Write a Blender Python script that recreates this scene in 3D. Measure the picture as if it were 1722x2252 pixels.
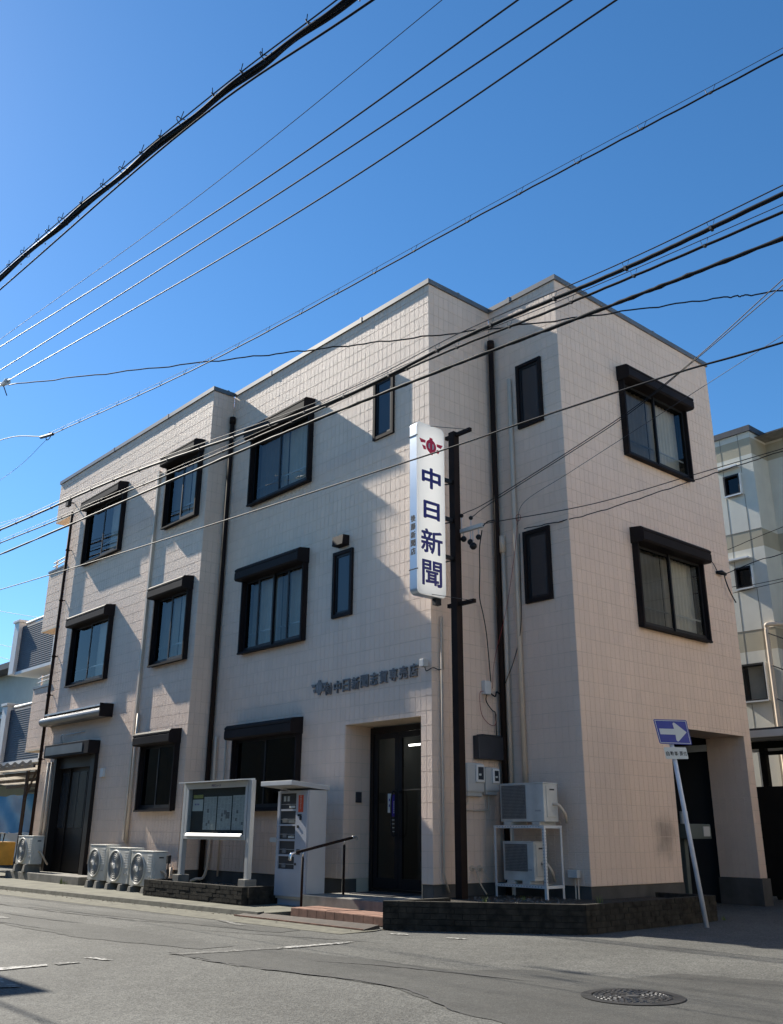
import bpy, bmesh, math, random
from mathutils import Vector, Matrix
random.seed(7)
for o in list(bpy.data.objects): bpy.data.objects.remove(o)
SC = bpy.context.scene
COL = SC.collection

# ------------------------------------------------------------------ camera
cam_d = bpy.data.cameras.new('camera'); cam = bpy.data.objects.new('camera', cam_d); COL.objects.link(cam)
cam_d.sensor_fit = 'VERTICAL'; cam_d.sensor_height = 24.0; cam_d.lens = 24.0*2062.149/2252
cam_d.shift_x = (861-852.42)/2252; cam_d.shift_y = -(1126-1070.28)/2252
cam_d.clip_start = 0.05; cam_d.clip_end = 3000
yaw, pitch, roll = -0.85181, 0.35195, 0.00816
fw = Vector((math.sin(yaw)*math.cos(pitch), math.cos(yaw)*math.cos(pitch), math.sin(pitch)))
rt = Vector((math.cos(yaw), -math.sin(yaw), 0)); up = rt.cross(fw)
r2 = rt*math.cos(roll)+up*math.sin(roll); u2 = -rt*math.sin(roll)+up*math.cos(roll)
M = Matrix((r2, u2, -fw)).transposed().to_4x4(); M.translation = Vector((10.7097, -10.3261, 1.1844))
cam.matrix_world = M
SC.camera = cam

# ------------------------------------------------------------------ sky, sun, exposure
LDIR = Vector((1.0, 0.105, -0.757)).normalized()          # the way the sunlight travels
ELEV = math.asin(-LDIR.z); AZ = math.atan2(-LDIR.x, -LDIR.y)
W = bpy.data.worlds.new('World'); SC.world = W; W.use_nodes = True
nt = W.node_tree
bg = nt.nodes['Background']; bg.inputs['Strength'].default_value = 0.0565
sky = nt.nodes.new('ShaderNodeTexSky'); sky.sky_type = 'NISHITA'; sky.sun_disc = False
sky.sun_elevation = ELEV; sky.sun_rotation = AZ
sky.altitude = 10; sky.air_density = 1.0; sky.dust_density = 0.15; sky.ozone_density = 8.0
hs = nt.nodes.new('ShaderNodeHueSaturation'); hs.inputs['Hue'].default_value = 0.4945; hs.inputs['Saturation'].default_value = 1.10
nt.links.new(sky.outputs[0], hs.inputs['Color']); nt.links.new(hs.outputs[0], bg.inputs[0])
sun_d = bpy.data.lights.new('sun', 'SUN'); sun_d.energy = 3.35; sun_d.angle = math.radians(0.53); sun_d.color = (1.0, 0.93, 0.81)
sun = bpy.data.objects.new('sun', sun_d); COL.objects.link(sun)
sun.rotation_euler = LDIR.to_track_quat('-Z', 'Y').to_euler(); sun.location = (-20, -5, 30)
SC.view_settings.view_transform = 'Standard'; SC.view_settings.look = 'None'
SC.view_settings.exposure = 1.55; SC.view_settings.gamma = 1.0; SC.view_settings.use_curve_mapping = False
SC.render.engine = 'CYCLES'
SC.cycles.max_bounces = 8; SC.cycles.transparent_max_bounces = 16; SC.cycles.use_denoising = True
SC.cycles.caustics_reflective = False; SC.cycles.caustics_refractive = False

# ------------------------------------------------------------------ materials
MATS = {}
def nd(t, typ, **kw):
    n = t.nodes.new(typ)
    for k, v in kw.items(): setattr(n, k, v)
    return n
def mat(name, col, rough=0.6, metal=0.0, spec=0.5, var=0.0, vscale=3.0, bump=0.0, bscale=60.0, bdist=0.004, streak=0.0, col2=None, detail=4.0, coat=0.0):
    m = bpy.data.materials.new(name); m.use_nodes = True; t = m.node_tree
    b = t.nodes['Principled BSDF']
    b.inputs['Roughness'].default_value = rough; b.inputs['Metallic'].default_value = metal
    b.inputs['Specular IOR Level'].default_value = spec
    b.inputs['Coat Weight'].default_value = coat
    g = nd(t, 'ShaderNodeNewGeometry')
    c = (*col, 1)
    b.inputs['Base Color'].default_value = c
    if var > 0 or col2:
        n = nd(t, 'ShaderNodeTexNoise'); n.inputs['Scale'].default_value = vscale; n.inputs['Detail'].default_value = detail
        t.links.new(g.outputs['Position'], n.inputs['Vector'])
        mix = nd(t, 'ShaderNodeMix', data_type='RGBA')
        rmp = nd(t, 'ShaderNodeMapRange'); rmp.inputs['From Min'].default_value = 0.3; rmp.inputs['From Max'].default_value = 0.7
        t.links.new(n.outputs['Fac'], rmp.inputs['Value']); t.links.new(rmp.outputs[0], mix.inputs['Factor'])
        lo = tuple(x*(1-var) for x in col); hi = col2 if col2 else tuple(min(1, x*(1+var)) for x in col)
        mix.inputs['A'].default_value = (*lo, 1); mix.inputs['B'].default_value = (*hi, 1)
        last = mix.outputs['Result']
        if streak > 0:
            mp = nd(t, 'ShaderNodeMapping'); mp.inputs['Scale'].default_value = (3.2, 3.2, 0.28)
            t.links.new(g.outputs['Position'], mp.inputs['Vector'])
            n2 = nd(t, 'ShaderNodeTexNoise'); n2.inputs['Scale'].default_value = 1.0; n2.inputs['Detail'].default_value = 3
            t.links.new(mp.outputs[0], n2.inputs['Vector'])
            r2_ = nd(t, 'ShaderNodeMapRange'); r2_.inputs['From Min'].default_value = 0.35; r2_.inputs['From Max'].default_value = 0.75
            r2_.inputs['To Min'].default_value = 1.0; r2_.inputs['To Max'].default_value = 1.0-streak
            t.links.new(n2.outputs['Fac'], r2_.inputs['Value'])
            mm = nd(t, 'ShaderNodeMix', data_type='RGBA', blend_type='MULTIPLY'); mm.inputs['Factor'].default_value = 1
            t.links.new(last, mm.inputs['A']); t.links.new(r2_.outputs[0], mm.inputs['B']); last = mm.outputs['Result']
        t.links.new(last, b.inputs['Base Color'])
    if bump > 0:
        n = nd(t, 'ShaderNodeTexNoise'); n.inputs['Scale'].default_value = bscale; n.inputs['Detail'].default_value = 3
        t.links.new(g.outputs['Position'], n.inputs['Vector'])
        bp = nd(t, 'ShaderNodeBump'); bp.inputs['Strength'].default_value = bump; bp.inputs['Distance'].default_value = bdist
        t.links.new(n.outputs['Fac'], bp.inputs['Height']); t.links.new(bp.outputs[0], b.inputs['Normal'])
    MATS[name] = m
    return m
def glass(name, tint=(0.8, 0.85, 0.85), ior=1.5, rough=0.0):
    m = bpy.data.materials.new(name); m.use_nodes = True; t = m.node_tree; t.nodes.clear()
    o = nd(t, 'ShaderNodeOutputMaterial'); mx = nd(t, 'ShaderNodeMixShader'); tr = nd(t, 'ShaderNodeBsdfTransparent'); gl = nd(t, 'ShaderNodeBsdfGlossy')
    tr.inputs[0].default_value = (*tint, 1); gl.inputs['Roughness'].default_value = rough
    lw = nd(t, 'ShaderNodeLayerWeight'); lw.inputs['Blend'].default_value = 0.5
    pw = nd(t, 'ShaderNodeMath', operation='POWER'); pw.inputs[1].default_value = 5.0; t.links.new(lw.outputs['Facing'], pw.inputs[0])
    f = nd(t, 'ShaderNodeMath', operation='MULTIPLY_ADD'); f.inputs[1].default_value = 0.90; f.inputs[2].default_value = 0.042; t.links.new(pw.outputs[0], f.inputs[0])
    t.links.new(f.outputs[0], mx.inputs[0]); t.links.new(tr.outputs[0], mx.inputs[1]); t.links.new(gl.outputs[0], mx.inputs[2]); t.links.new(mx.outputs[0], o.inputs[0])
    MATS[name] = m
def acrylic(name, col, trans):
    m = bpy.data.materials.new(name); m.use_nodes = True; t = m.node_tree; t.nodes.clear()
    o = nd(t, 'ShaderNodeOutputMaterial'); mx = nd(t, 'ShaderNodeMixShader'); d = nd(t, 'ShaderNodeBsdfPrincipled'); s = nd(t, 'ShaderNodeBsdfTranslucent')
    d.inputs['Base Color'].default_value = (*col, 1); d.inputs['Roughness'].default_value = 0.3; s.inputs[0].default_value = (*col, 1)
    mx.inputs[0].default_value = trans
    t.links.new(d.outputs[0], mx.inputs[1]); t.links.new(s.outputs[0], mx.inputs[2]); t.links.new(mx.outputs[0], o.inputs[0])
    MATS[name] = m

def siding_mat(name, col):
    m = mat(name, col, rough=0.62, spec=0.19, var=0.03, vscale=0.9, streak=0.05)
    t = m.node_tree; b = t.nodes['Principled BSDF']; g = nd(t, 'ShaderNodeNewGeometry')
    src0 = b.inputs['Base Color'].links[0].from_socket
    ri = nd(t, 'ShaderNodeMapRange'); ri.inputs['To Min'].default_value = 0.97; ri.inputs['To Max'].default_value = 1.02; t.links.new(g.outputs['Random Per Island'], ri.inputs['Value'])
    mi = nd(t, 'ShaderNodeMix', data_type='RGBA', blend_type='MULTIPLY'); mi.inputs['Factor'].default_value = 1
    t.links.new(src0, mi.inputs['A']); t.links.new(ri.outputs[0], mi.inputs['B']); src = mi.outputs['Result']
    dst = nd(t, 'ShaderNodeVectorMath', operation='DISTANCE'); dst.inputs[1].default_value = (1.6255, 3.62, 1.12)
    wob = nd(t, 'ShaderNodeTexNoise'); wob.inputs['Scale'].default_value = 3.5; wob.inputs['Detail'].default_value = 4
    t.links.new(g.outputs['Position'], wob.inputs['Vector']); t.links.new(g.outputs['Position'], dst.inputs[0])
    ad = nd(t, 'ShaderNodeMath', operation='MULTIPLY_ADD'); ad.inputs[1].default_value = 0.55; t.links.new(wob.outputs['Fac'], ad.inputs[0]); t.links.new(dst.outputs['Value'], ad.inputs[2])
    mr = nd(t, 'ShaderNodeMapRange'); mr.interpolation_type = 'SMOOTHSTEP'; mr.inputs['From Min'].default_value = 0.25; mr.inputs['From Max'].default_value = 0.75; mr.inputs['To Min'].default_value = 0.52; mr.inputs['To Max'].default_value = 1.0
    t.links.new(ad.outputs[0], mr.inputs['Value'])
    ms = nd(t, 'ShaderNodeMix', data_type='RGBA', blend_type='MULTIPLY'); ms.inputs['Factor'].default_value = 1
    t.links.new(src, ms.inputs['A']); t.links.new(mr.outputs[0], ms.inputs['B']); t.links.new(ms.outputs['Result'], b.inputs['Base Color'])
    n1 = nd(t, 'ShaderNodeTexNoise'); n1.inputs['Scale'].default_value = 46; n1.inputs['Detail'].default_value = 3; n1.inputs['Roughness'].default_value = 0.5
    t.links.new(g.outputs['Position'], n1.inputs['Vector'])
    bp = nd(t, 'ShaderNodeBump'); bp.inputs['Strength'].default_value = 0.85; bp.inputs['Distance'].default_value = 0.015
    t.links.new(n1.outputs['Fac'], bp.inputs['Height']); t.links.new(bp.outputs[0], b.inputs['Normal'])
    return m
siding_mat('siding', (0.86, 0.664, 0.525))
mat('joint', (0.71, 0.555, 0.43), 0.8, var=0.12, vscale=4)
mat('corner_trim', (0.55, 0.46, 0.41), 0.6, var=0.05)
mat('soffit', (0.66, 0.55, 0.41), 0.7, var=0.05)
mat('flashing', (0.16, 0.155, 0.15), 0.42, 0.3, var=0.15, vscale=2)
mat('dark_metal', (0.017, 0.0125, 0.0125), 0.68, 0.0, 0.16, var=0.25, vscale=1.5, streak=0.2)
mat('dark_pipe', (0.026, 0.016, 0.013), 0.75, 0.0, 0.12, var=0.2)
mat('black_sash', (0.010, 0.010, 0.012), 0.5, spec=0.3)
mat('beige_pipe', (0.68, 0.55, 0.42), 0.5, var=0.08, vscale=2, streak=0.15)
mat('curtain', (0.66, 0.62, 0.55), 0.9, var=0.08)
mat('dim_room', (0.12, 0.13, 0.125), 0.9)
mat('dark_room', (0.03, 0.03, 0.032), 0.9)
mat('frosted', (0.03, 0.034, 0.04), 0.22, spec=0.4)
glass('glass', (0.72, 0.72, 0.68))
glass('screen_glass', (0.36, 0.36, 0.35))
glass('dark_glass', (0.16, 0.18, 0.19))
glass('clear_glass', (0.85, 0.9, 0.9))
mat('concrete', (0.22, 0.21, 0.185), 0.9, var=0.25, vscale=5, bump=0.4, bscale=90, streak=0.25)
mat('foundation', (0.095, 0.09, 0.083), 0.9, var=0.25, vscale=3, bump=0.4, bscale=70, streak=0.3)
mat('white_paint', (0.72, 0.72, 0.70), 0.45, var=0.05, vscale=6, streak=0.12)
mat('ac_white', (0.64, 0.63, 0.58), 0.5, var=0.10, vscale=5, streak=0.22)
mat('ac_grille', (0.36, 0.36, 0.35), 0.5)
mat('ac_back', (0.16, 0.16, 0.16), 0.7)
mat('ac_dark', (0.035, 0.036, 0.038), 0.6)
mat('alu', (0.50, 0.51, 0.51), 0.45, 0.35, var=0.06)
mat('grey_plastic', (0.50, 0.50, 0.48), 0.5, var=0.06)
mat('meter_dark', (0.03, 0.035, 0.045), 0.2)
mat('box_dark', (0.035, 0.037, 0.045), 0.5, var=0.2)
mat('brick_dark', (0.028, 0.026, 0.022), 0.92, spec=0.25, var=0.5, vscale=9, bump=0.6, bscale=120, col2=(0.052, 0.047, 0.038))
mat('mortar', (0.018, 0.017, 0.016), 0.95, var=0.2)
mat('soil', (0.035, 0.028, 0.020), 0.95, var=0.5, vscale=18, bump=1.0, bscale=40, bdist=0.03)
mat('terracotta', (0.235, 0.125, 0.085), 0.85, var=0.3, vscale=7, bump=0.2, bscale=120)
mat('mat_dark', (0.02, 0.022, 0.03), 0.9)
mat('sign_side', (0.48, 0.54, 0.60), 0.35, 0.5, var=0.05)
acrylic('sign_face', (0.88, 0.88, 0.87), 0.55)
mat('sign_blue', (0.014, 0.009, 0.16), 0.4)
mat('sign_red', (0.62, 0.008, 0.04), 0.4)
mat('black_ink', (0.01, 0.011, 0.013), 0.5)
mat('letter_metal', (0.165, 0.155, 0.15), 0.5, 0.0)
mat('letter_light', (0.24, 0.24, 0.24), 0.5, 0.0)
mat('road_blue', (0.02, 0.035, 0.30), 0.35, var=0.12, vscale=7)
mat('road_white', (0.66, 0.68, 0.64), 0.4)
mat('post_white', (0.66, 0.68, 0.72), 0.4, var=0.07, vscale=9)
mat('vend_body', (0.44, 0.46, 0.51), 0.4, 0.1, var=0.05, vscale=3)
mat('vend_side', (0.56, 0.56, 0.55), 0.45, var=0.04, vscale=3)
mat('vend_red', (0.62, 0.07, 0.02), 0.5)
mat('paper', (0.60, 0.62, 0.58), 0.8, var=0.05)
mat('news', (0.50, 0.52, 0.49), 0.85, var=0.1, vscale=30)
mat('print_grey', (0.20, 0.20, 0.20), 0.9, var=0.3, vscale=40)
mat('board_green', (0.012, 0.019, 0.021), 0.8)
mat('paper_yellow', (0.35, 0.36, 0.10), 0.8, var=0.3, vscale=60)
mat('sticker_blue', (0.04, 0.02, 0.25), 0.5)
mat('chrome', (0.75, 0.75, 0.75), 0.12, 1.0)
mat('wire_black', (0.010, 0.010, 0.012), 0.62, spec=0.22)
mat('wire_line', (0.02, 0.02, 0.022), 0.5, spec=0.35)
mat('wire_grey', (0.05, 0.05, 0.055), 0.6, 0.0, 0.3)
mat('steel', (0.45, 0.46, 0.47), 0.3, 0.8)
mat('porcelain', (0.70, 0.70, 0.68), 0.2)
mat('red_cable', (0.28, 0.03, 0.03), 0.5)
mat('navy_siding', (0.055, 0.068, 0.085), 0.6, var=0.12, vscale=4)
mat('pale_green', (0.52, 0.57, 0.52), 0.75, var=0.05, streak=0.08)
mat('light_trim', (0.66, 0.67, 0.66), 0.5, var=0.04)
mat('dark_roof', (0.05, 0.052, 0.06), 0.6, var=0.2, vscale=6)
mat('rust_steel', (0.055, 0.042, 0.034), 0.7, var=0.3, vscale=8)
acrylic('poly_roof', (0.62, 0.56, 0.48), 0.5)
acrylic('tarp_blue', (0.03, 0.36, 0.80), 0.5)
acrylic('tarp_white', (0.72, 0.72, 0.72), 0.35)
mat('cart_yellow', (0.50, 0.26, 0.03), 0.55, var=0.2, vscale=6)
mat('alc_white', (0.62, 0.59, 0.50), 0.8, var=0.05, vscale=2, bump=0.35, bscale=25, bdist=0.01, streak=0.06)
mat('alc_tan', (0.40, 0.35, 0.25), 0.8, var=0.06, vscale=2, bump=0.5, bscale=25, bdist=0.01)
mat('cream_wall', (0.50, 0.43, 0.34), 0.8, var=0.08)
mat('alc_joint', (0.22, 0.20, 0.16), 0.9)
mat('dark_wood', (0.010, 0.009, 0.008), 0.8, spec=0.2, var=0.3)
mat('door_brown', (0.012, 0.009, 0.008), 0.5, spec=0.3)
mat('gutter_conc', (0.125, 0.12, 0.092), 0.92, var=0.3, vscale=7, bump=0.5, bscale=80)
mat('kerb_conc', (0.13, 0.125, 0.10), 0.92, var=0.3, vscale=8, bump=0.4, bscale=60)
mat('lot_conc', (0.135, 0.13, 0.098), 0.92, var=0.28, vscale=3, bump=0.4, bscale=60)
mat('iron', (0.022, 0.022, 0.023), 0.7, 0.3, var=0.3, vscale=12)
mat('iron_worn', (0.09, 0.09, 0.092), 0.5, 0.5)
mat('gravel', (0.10, 0.095, 0.085), 0.9, var=0.4, vscale=40)
mat('weed', (0.10, 0.15, 0.03), 0.6)
mat('litter', (0.09, 0.065, 0.035), 0.9, var=0.5, vscale=30)
mat('asphalt_dark', (0.055, 0.055, 0.055), 0.9)
mat('mail_green', (0.10, 0.12, 0.11), 0.5, var=0.1)

def asphalt(name, base, speck, sc=170):
    m = bpy.data.materials.new(name); m.use_nodes = True; t = m.node_tree; b = t.nodes['Principled BSDF']
    b.inputs['Roughness'].default_value = 0.82; b.inputs['Specular IOR Level'].default_value = 0.35
    g = nd(t, 'ShaderNodeNewGeometry')
    def noise(s, det=4, rough=0.5):
        n = nd(t, 'ShaderNodeTexNoise'); n.inputs['Scale'].default_value = s; n.inputs['Detail'].default_value = det; n.inputs['Roughness'].default_value = rough
        t.links.new(g.outputs['Position'], n.inputs['Vector']); return n
    big, mid, v = noise(0.55, 5), noise(5, 5, 0.6), nd(t, 'ShaderNodeTexVoronoi')
    v.inputs['Scale'].default_value = sc; t.links.new(g.outputs['Position'], v.inputs['Vector'])
    r = nd(t, 'ShaderNodeValToRGB'); e = r.color_ramp.elements
    e[0].position = 0.32; e[0].color = (*[x*0.80 for x in base], 1); e[1].position = 0.68; e[1].color = (*[x*1.18 for x in base], 1)
    t.links.new(big.outputs['Fac'], r.inputs[0])
    m1 = nd(t, 'ShaderNodeMix', data_type='RGBA', blend_type='OVERLAY'); m1.inputs['Factor'].default_value = 0.35
    t.links.new(r.outputs[0], m1.inputs['A']); t.links.new(mid.outputs['Fac'], m1.inputs['B'])
    vr = nd(t, 'ShaderNodeValToRGB'); vr.color_ramp.interpolation = 'LINEAR'
    e = vr.color_ramp.elements; e[0].position = 0.0; e[0].color = (0.30, 0.30, 0.30, 1); e[1].position = 1.0; e[1].color = (1.80, 1.80, 1.75, 1)
    t.links.new(v.outputs['Color'], vr.inputs[0])
    m2 = nd(t, 'ShaderNodeMix', data_type='RGBA', blend_type='MULTIPLY'); m2.inputs['Factor'].default_value = speck
    t.links.new(m1.outputs['Result'], m2.inputs['A']); t.links.new(vr.outputs[0], m2.inputs['B'])
    t.links.new(m2.outputs['Result'], b.inputs['Base Color'])
    bp = nd(t, 'ShaderNodeBump'); bp.inputs['Strength'].default_value = 0.55; bp.inputs['Distance'].default_value = 0.006
    t.links.new(v.outputs['Distance'], bp.inputs['Height']); t.links.new(bp.outputs[0], b.inputs['Normal'])
    MATS[name] = m
asphalt('asphalt', (0.088, 0.088, 0.083), 1.0, 80)
asphalt('asphalt_patch', (0.061, 0.061, 0.058), 0.8, 150)
asphalt('asphalt_patch2', (0.074, 0.074, 0.070), 0.85, 140)
def worn_paint(name, thr):
    m = bpy.data.materials.new(name); m.use_nodes = True; t = m.node_tree; b = t.nodes['Principled BSDF']
    b.inputs['Roughness'].default_value = 0.7
    g = nd(t, 'ShaderNodeNewGeometry'); n = nd(t, 'ShaderNodeTexNoise'); n.inputs['Scale'].default_value = 16; n.inputs['Detail'].default_value = 8; n.inputs['Roughness'].default_value = 0.7
    t.links.new(g.outputs['Position'], n.inputs['Vector'])
    r = nd(t, 'ShaderNodeValToRGB'); e = r.color_ramp.elements
    e[0].position = thr-0.06; e[0].color = (0.085, 0.084, 0.077, 1); e[1].position = thr+0.06; e[1].color = (0.50, 0.49, 0.46, 1)
    t.links.new(n.outputs['Fac'], r.inputs[0]); t.links.new(r.outputs[0], b.inputs['Base Color'])
    MATS[name] = m
worn_paint('road_paint', 0.50); worn_paint('road_paint_worn', 0.60)

m_ = bpy.data.materials.new('tube_lit'); m_.use_nodes = True; MATS['tube_lit'] = m_
m_.node_tree.nodes['Principled BSDF'].inputs['Emission Color'].default_value = (1, .98, .92, 1); m_.node_tree.nodes['Principled BSDF'].inputs['Emission Strength'].default_value = 5.0
# ------------------------------------------------------------------ mesh helpers
class MB:
    def __init__(s, T=None): s.v = []; s.f = []; s.T = T
    def p(s, *c):
        c = Vector(c if len(c) == 3 else c[0])
        if s.T: c = Vector(s.T(*c))
        s.v.append(tuple(c)); return len(s.v)-1
    def poly(s, pts): s.f.append([s.p(*q) for q in pts]); return s
    def box(s, x0, x1, y0, y1, z0, z1):
        i = [s.p(x, y, z) for z in (z0, z1) for y in (y0, y1) for x in (x0, x1)]
        for q in ((0, 2, 3, 1), (4, 5, 7, 6), (0, 1, 5, 4), (1, 3, 7, 5), (3, 2, 6, 7), (2, 0, 4, 6)): s.f.append([i[k] for k in q])
        return s
    def hexa(s, b, t):                      # bottom 4 points, top 4 points
        i = [s.p(*q) for q in b]+[s.p(*q) for q in t]
        for q in ((3, 2, 1, 0), (4, 5, 6, 7), (0, 1, 5, 4), (1, 2, 6, 5), (2, 3, 7, 6), (3, 0, 4, 7)): s.f.append([i[k] for k in q])
        return s
    def prism(s, poly, axis, a, b):         # poly in the two other axes, pushed along axis from a to b
        def mk(q, c):
            return {'x': (c, q[0], q[1]), 'y': (q[0], c, q[1]), 'z': (q[0], q[1], c)}[axis]
        i = [s.p(*mk(q, a)) for q in poly]; j = [s.p(*mk(q, b)) for q in poly]; n = len(poly)
        s.f.append(i[::-1]); s.f.append(j)
        for k in range(n): s.f.append([i[k], i[(k+1) % n], j[(k+1) % n], j[k]])
        return s
    def tube(s, path, r, n=8, cap=True, closed=False):
        P = [Vector(q) for q in path]; m = len(P); rings = []
        prev = None
        for k in range(m):
            if closed: d = P[(k+1) % m]-P[k-1]
            else: d = P[min(k+1, m-1)]-P[max(k-1, 0)]
            d.normalize()
            if prev is None:
                a = Vector((0, 0, 1)) if abs(d.z) < 0.9 else Vector((1, 0, 0)); nx = d.cross(a).normalized()
            else: nx = (prev-d*prev.dot(d)).normalized()
            prev = nx; ny = d.cross(nx); rr = r[k] if isinstance(r, (list, tuple)) else r
            rings.append([s.p(*(P[k]+nx*rr*math.cos(2*math.pi*q/n)+ny*rr*math.sin(2*math.pi*q/n))) for q in range(n)])
        rng = m if closed else m-1
        for k in range(rng):
            A, B = rings[k], rings[(k+1) % m]
            for q in range(n): s.f.append([A[q], A[(q+1) % n], B[(q+1) % n], B[q]])
        if cap and not closed: s.f.append(rings[0][::-1]); s.f.append(rings[-1])
        return s
    def disc(s, c, nrm, r, h, n=24):        # short cylinder
        c = Vector(c); nrm = Vector(nrm).normalized()
        return s.tube([c, c+nrm*h], r, n)
    def build(s, name, m, parent=None, smooth=False, bevel=0.0, uni=False):
        me = bpy.data.meshes.new(name)
        org = Vector((0, 0, 0))
        if parent is None:
            xs, ys, zs = zip(*s.v); org = Vector(((min(xs)+max(xs))/2, (min(ys)+max(ys))/2, min(zs)))
        elif parent.name in ORG: org = ORG[parent.name]
        me.from_pydata([tuple(Vector(q)-org) for q in s.v], [], s.f)
        bm = bmesh.new(); bm.from_mesh(me)
        bmesh.ops.recalc_face_normals(bm, faces=bm.faces)
        if bevel > 0:
            bmesh.ops.remove_doubles(bm, verts=bm.verts, dist=1e-5)
            bmesh.ops.bevel(bm, geom=[e for e in bm.edges if len(e.link_faces) == 2 and e.calc_face_angle(0) > 0.5], offset=bevel, segments=2, profile=0.6, affect='EDGES', clamp_overlap=True)
        bm.to_mesh(me); bm.free()
        me.materials.append(MATS[m] if isinstance(m, str) else m)
        if smooth:
            for pl in me.polygons: pl.use_smooth = True
        o = bpy.data.objects.new(name, me); COL.objects.link(o)
        if parent is not None: o.parent = parent
        else: o.location = org
        ORG[o.name] = org
        return o
ORG = {}
def thing(name, label, cat, loc=(0, 0, 0), group=None):
    o = bpy.data.objects.new(name, None); COL.objects.link(o); o.location = loc; o.empty_display_size = 0.2
    o['label'] = label; o['category'] = cat
    if group: o['group'] = group
    ORG[o.name] = Vector(loc); return o
def tag(o, label, cat, group=None):
    o['label'] = label; o['category'] = cat
    if group: o['group'] = group
    return o
def struct(o): o['kind'] = 'structure'; return o
def stuff(o): o['kind'] = 'stuff'; return o
def smooth_path(pts, n=10):
    P = [Vector(q) for q in pts]; P = [P[0]*2-P[1]]+P+[P[-1]*2-P[-2]]; out = []
    for i in range(1, len(P)-2):
        for k in range(n):
            t = k/n; a, b, c, d = P[i-1], P[i], P[i+1], P[i+2]
            out.append(0.5*((2*b)+(c-a)*t+(2*a-5*b+4*c-d)*t*t+(3*b-a-3*c+d)*t**3))
    out.append(P[-2]); return out
def sag_path(a, b, sag, n=24):
    a, b = Vector(a), Vector(b)
    return [a.lerp(b, k/n)-Vector((0, 0, sag*4*(k/n)*(1-k/n))) for k in range(n+1)]
def text_mesh(body, w, h, depth, bold=0.0):
    """glyphs as mesh in the x (across), z (up) plane, y is depth; centred, w x h"""
    c = bpy.data.curves.new('glyph', 'FONT'); c.body = body; c.size = 1.0; c.offset = bold; c.resolution_u = 4; c.extrude = 0.5
    o = bpy.data.objects.new('glyph', c); COL.objects.link(o)
    dg = bpy.context.evaluated_depsgraph_get(); me = bpy.data.meshes.new_from_object(o.evaluated_get(dg))
    vs = [v.co.copy() for v in me.vertices]; fs = [list(p.vertices) for p in me.polygons]
    bpy.data.objects.remove(o); bpy.data.curves.remove(c); bpy.data.meshes.remove(me)
    x0, x1 = min(v.x for v in vs), max(v.x for v in vs); y0, y1 = min(v.y for v in vs), max(v.y for v in vs)
    sx = w/(x1-x0) if w else h/(y1-y0); sy = h/(y1-y0) if h else sx
    return [((v.x-(x0+x1)/2)*sx, (0.5+v.z)*depth, (v.y-(y0+y1)/2)*sy) for v in vs], fs
def bold_obj(name, body, T, w, h, depth, m, parent, fat):
    v, f = text_mesh(body, w-2*fat, h-2*fat, depth, 0.0); mb = MB(T)
    for k, (du, dw) in enumerate(((0, 0), (fat, 0), (-fat, 0), (0, fat), (0, -fat), (fat*.7, fat*.7), (-fat*.7, fat*.7), (fat*.7, -fat*.7), (-fat*.7, -fat*.7))):
        b0 = len(mb.v)
        for q in v: mb.p(q[0]+du, q[1]+.0003*k*(1 if q[1] > depth/2 else 0), q[2]+dw)
        mb.f += [[b0+i for i in x] for x in f]
    return mb.build(name, m, parent)
def text_obj(name, body, T, w, h, depth, m, parent, bold=0.0):
    """T(u, out, up) -> world"""
    v, f = text_mesh(body, w, h, depth, bold); mb = MB(T)
    for q in v: mb.p(*q)
    mb.f = [list(x) for x in f]
    return mb.build(name, m, parent)

# local frames of the facades: u along the wall (to the right seen from outside), v outwards, w up
def TY(y): return lambda u, v, w: (u, y-v, w)          # walls that face the street (-y)
def TX(x): return lambda u, v, w: (x+v, u, w)          # walls that face the side street (+x)

# ------------------------------------------------------------------ ground
def sheet(name, pts, z, m, th=None):
    mb = MB(); mb.poly([(x, y, z) for x, y in pts])
    return struct(mb.build(name, m))
sheet('ground', [(-400, -400), (400, -400), (400, 400), (-400, 400)], -0.012, 'asphalt_patch2')
sheet('road', [(-90, -9.5), (60, -9.5), (60, 60), (-90, 60)], 0.0, 'asphalt')
def blob(pts, n=6, jit=0.03):
    P = [Vector((x, y, 0)) for x, y in pts]; out = []
    for i in range(len(P)):
        a, b = P[i], P[(i+1) % len(P)]; k = max(1, int((b-a).length*n))
        for j in range(k):
            q = a.lerp(b, j/k); out.append((q.x+random.uniform(-jit, jit), q.y+random.uniform(-jit, jit)))
    return out
# asphalt repairs
sheet('road_patch', blob([(1.25, -4.95), (2.4, -4.95), (4.3, -4.65), (5.45, -5.05), (6.6, -5.2), (9, -4.9), (9, -1.2), (6.6, -1.75), (5.35, -2.15), (5.3, -2.75), (4.45, -2.95), (3.95, -3.6), (2.6, -3.75), (1.55, -4.0)]), 0.004, 'asphalt_patch')
sheet('road_patch', blob([(-9, -5.4), (-0.6, -5.1), (1.2, -4.6), (1.2, -4.15), (-3, -4.3), (-9, -4.7)]), 0.004, 'asphalt_patch2')
sheet('road_patch', blob([(-7, -3.75), (-2.1, -2.95), (0.2, -2.55), (0.3, -2.95), (-2.0, -3.35), (-7, -4.1)]), 0.004, 'asphalt_patch2')
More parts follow.
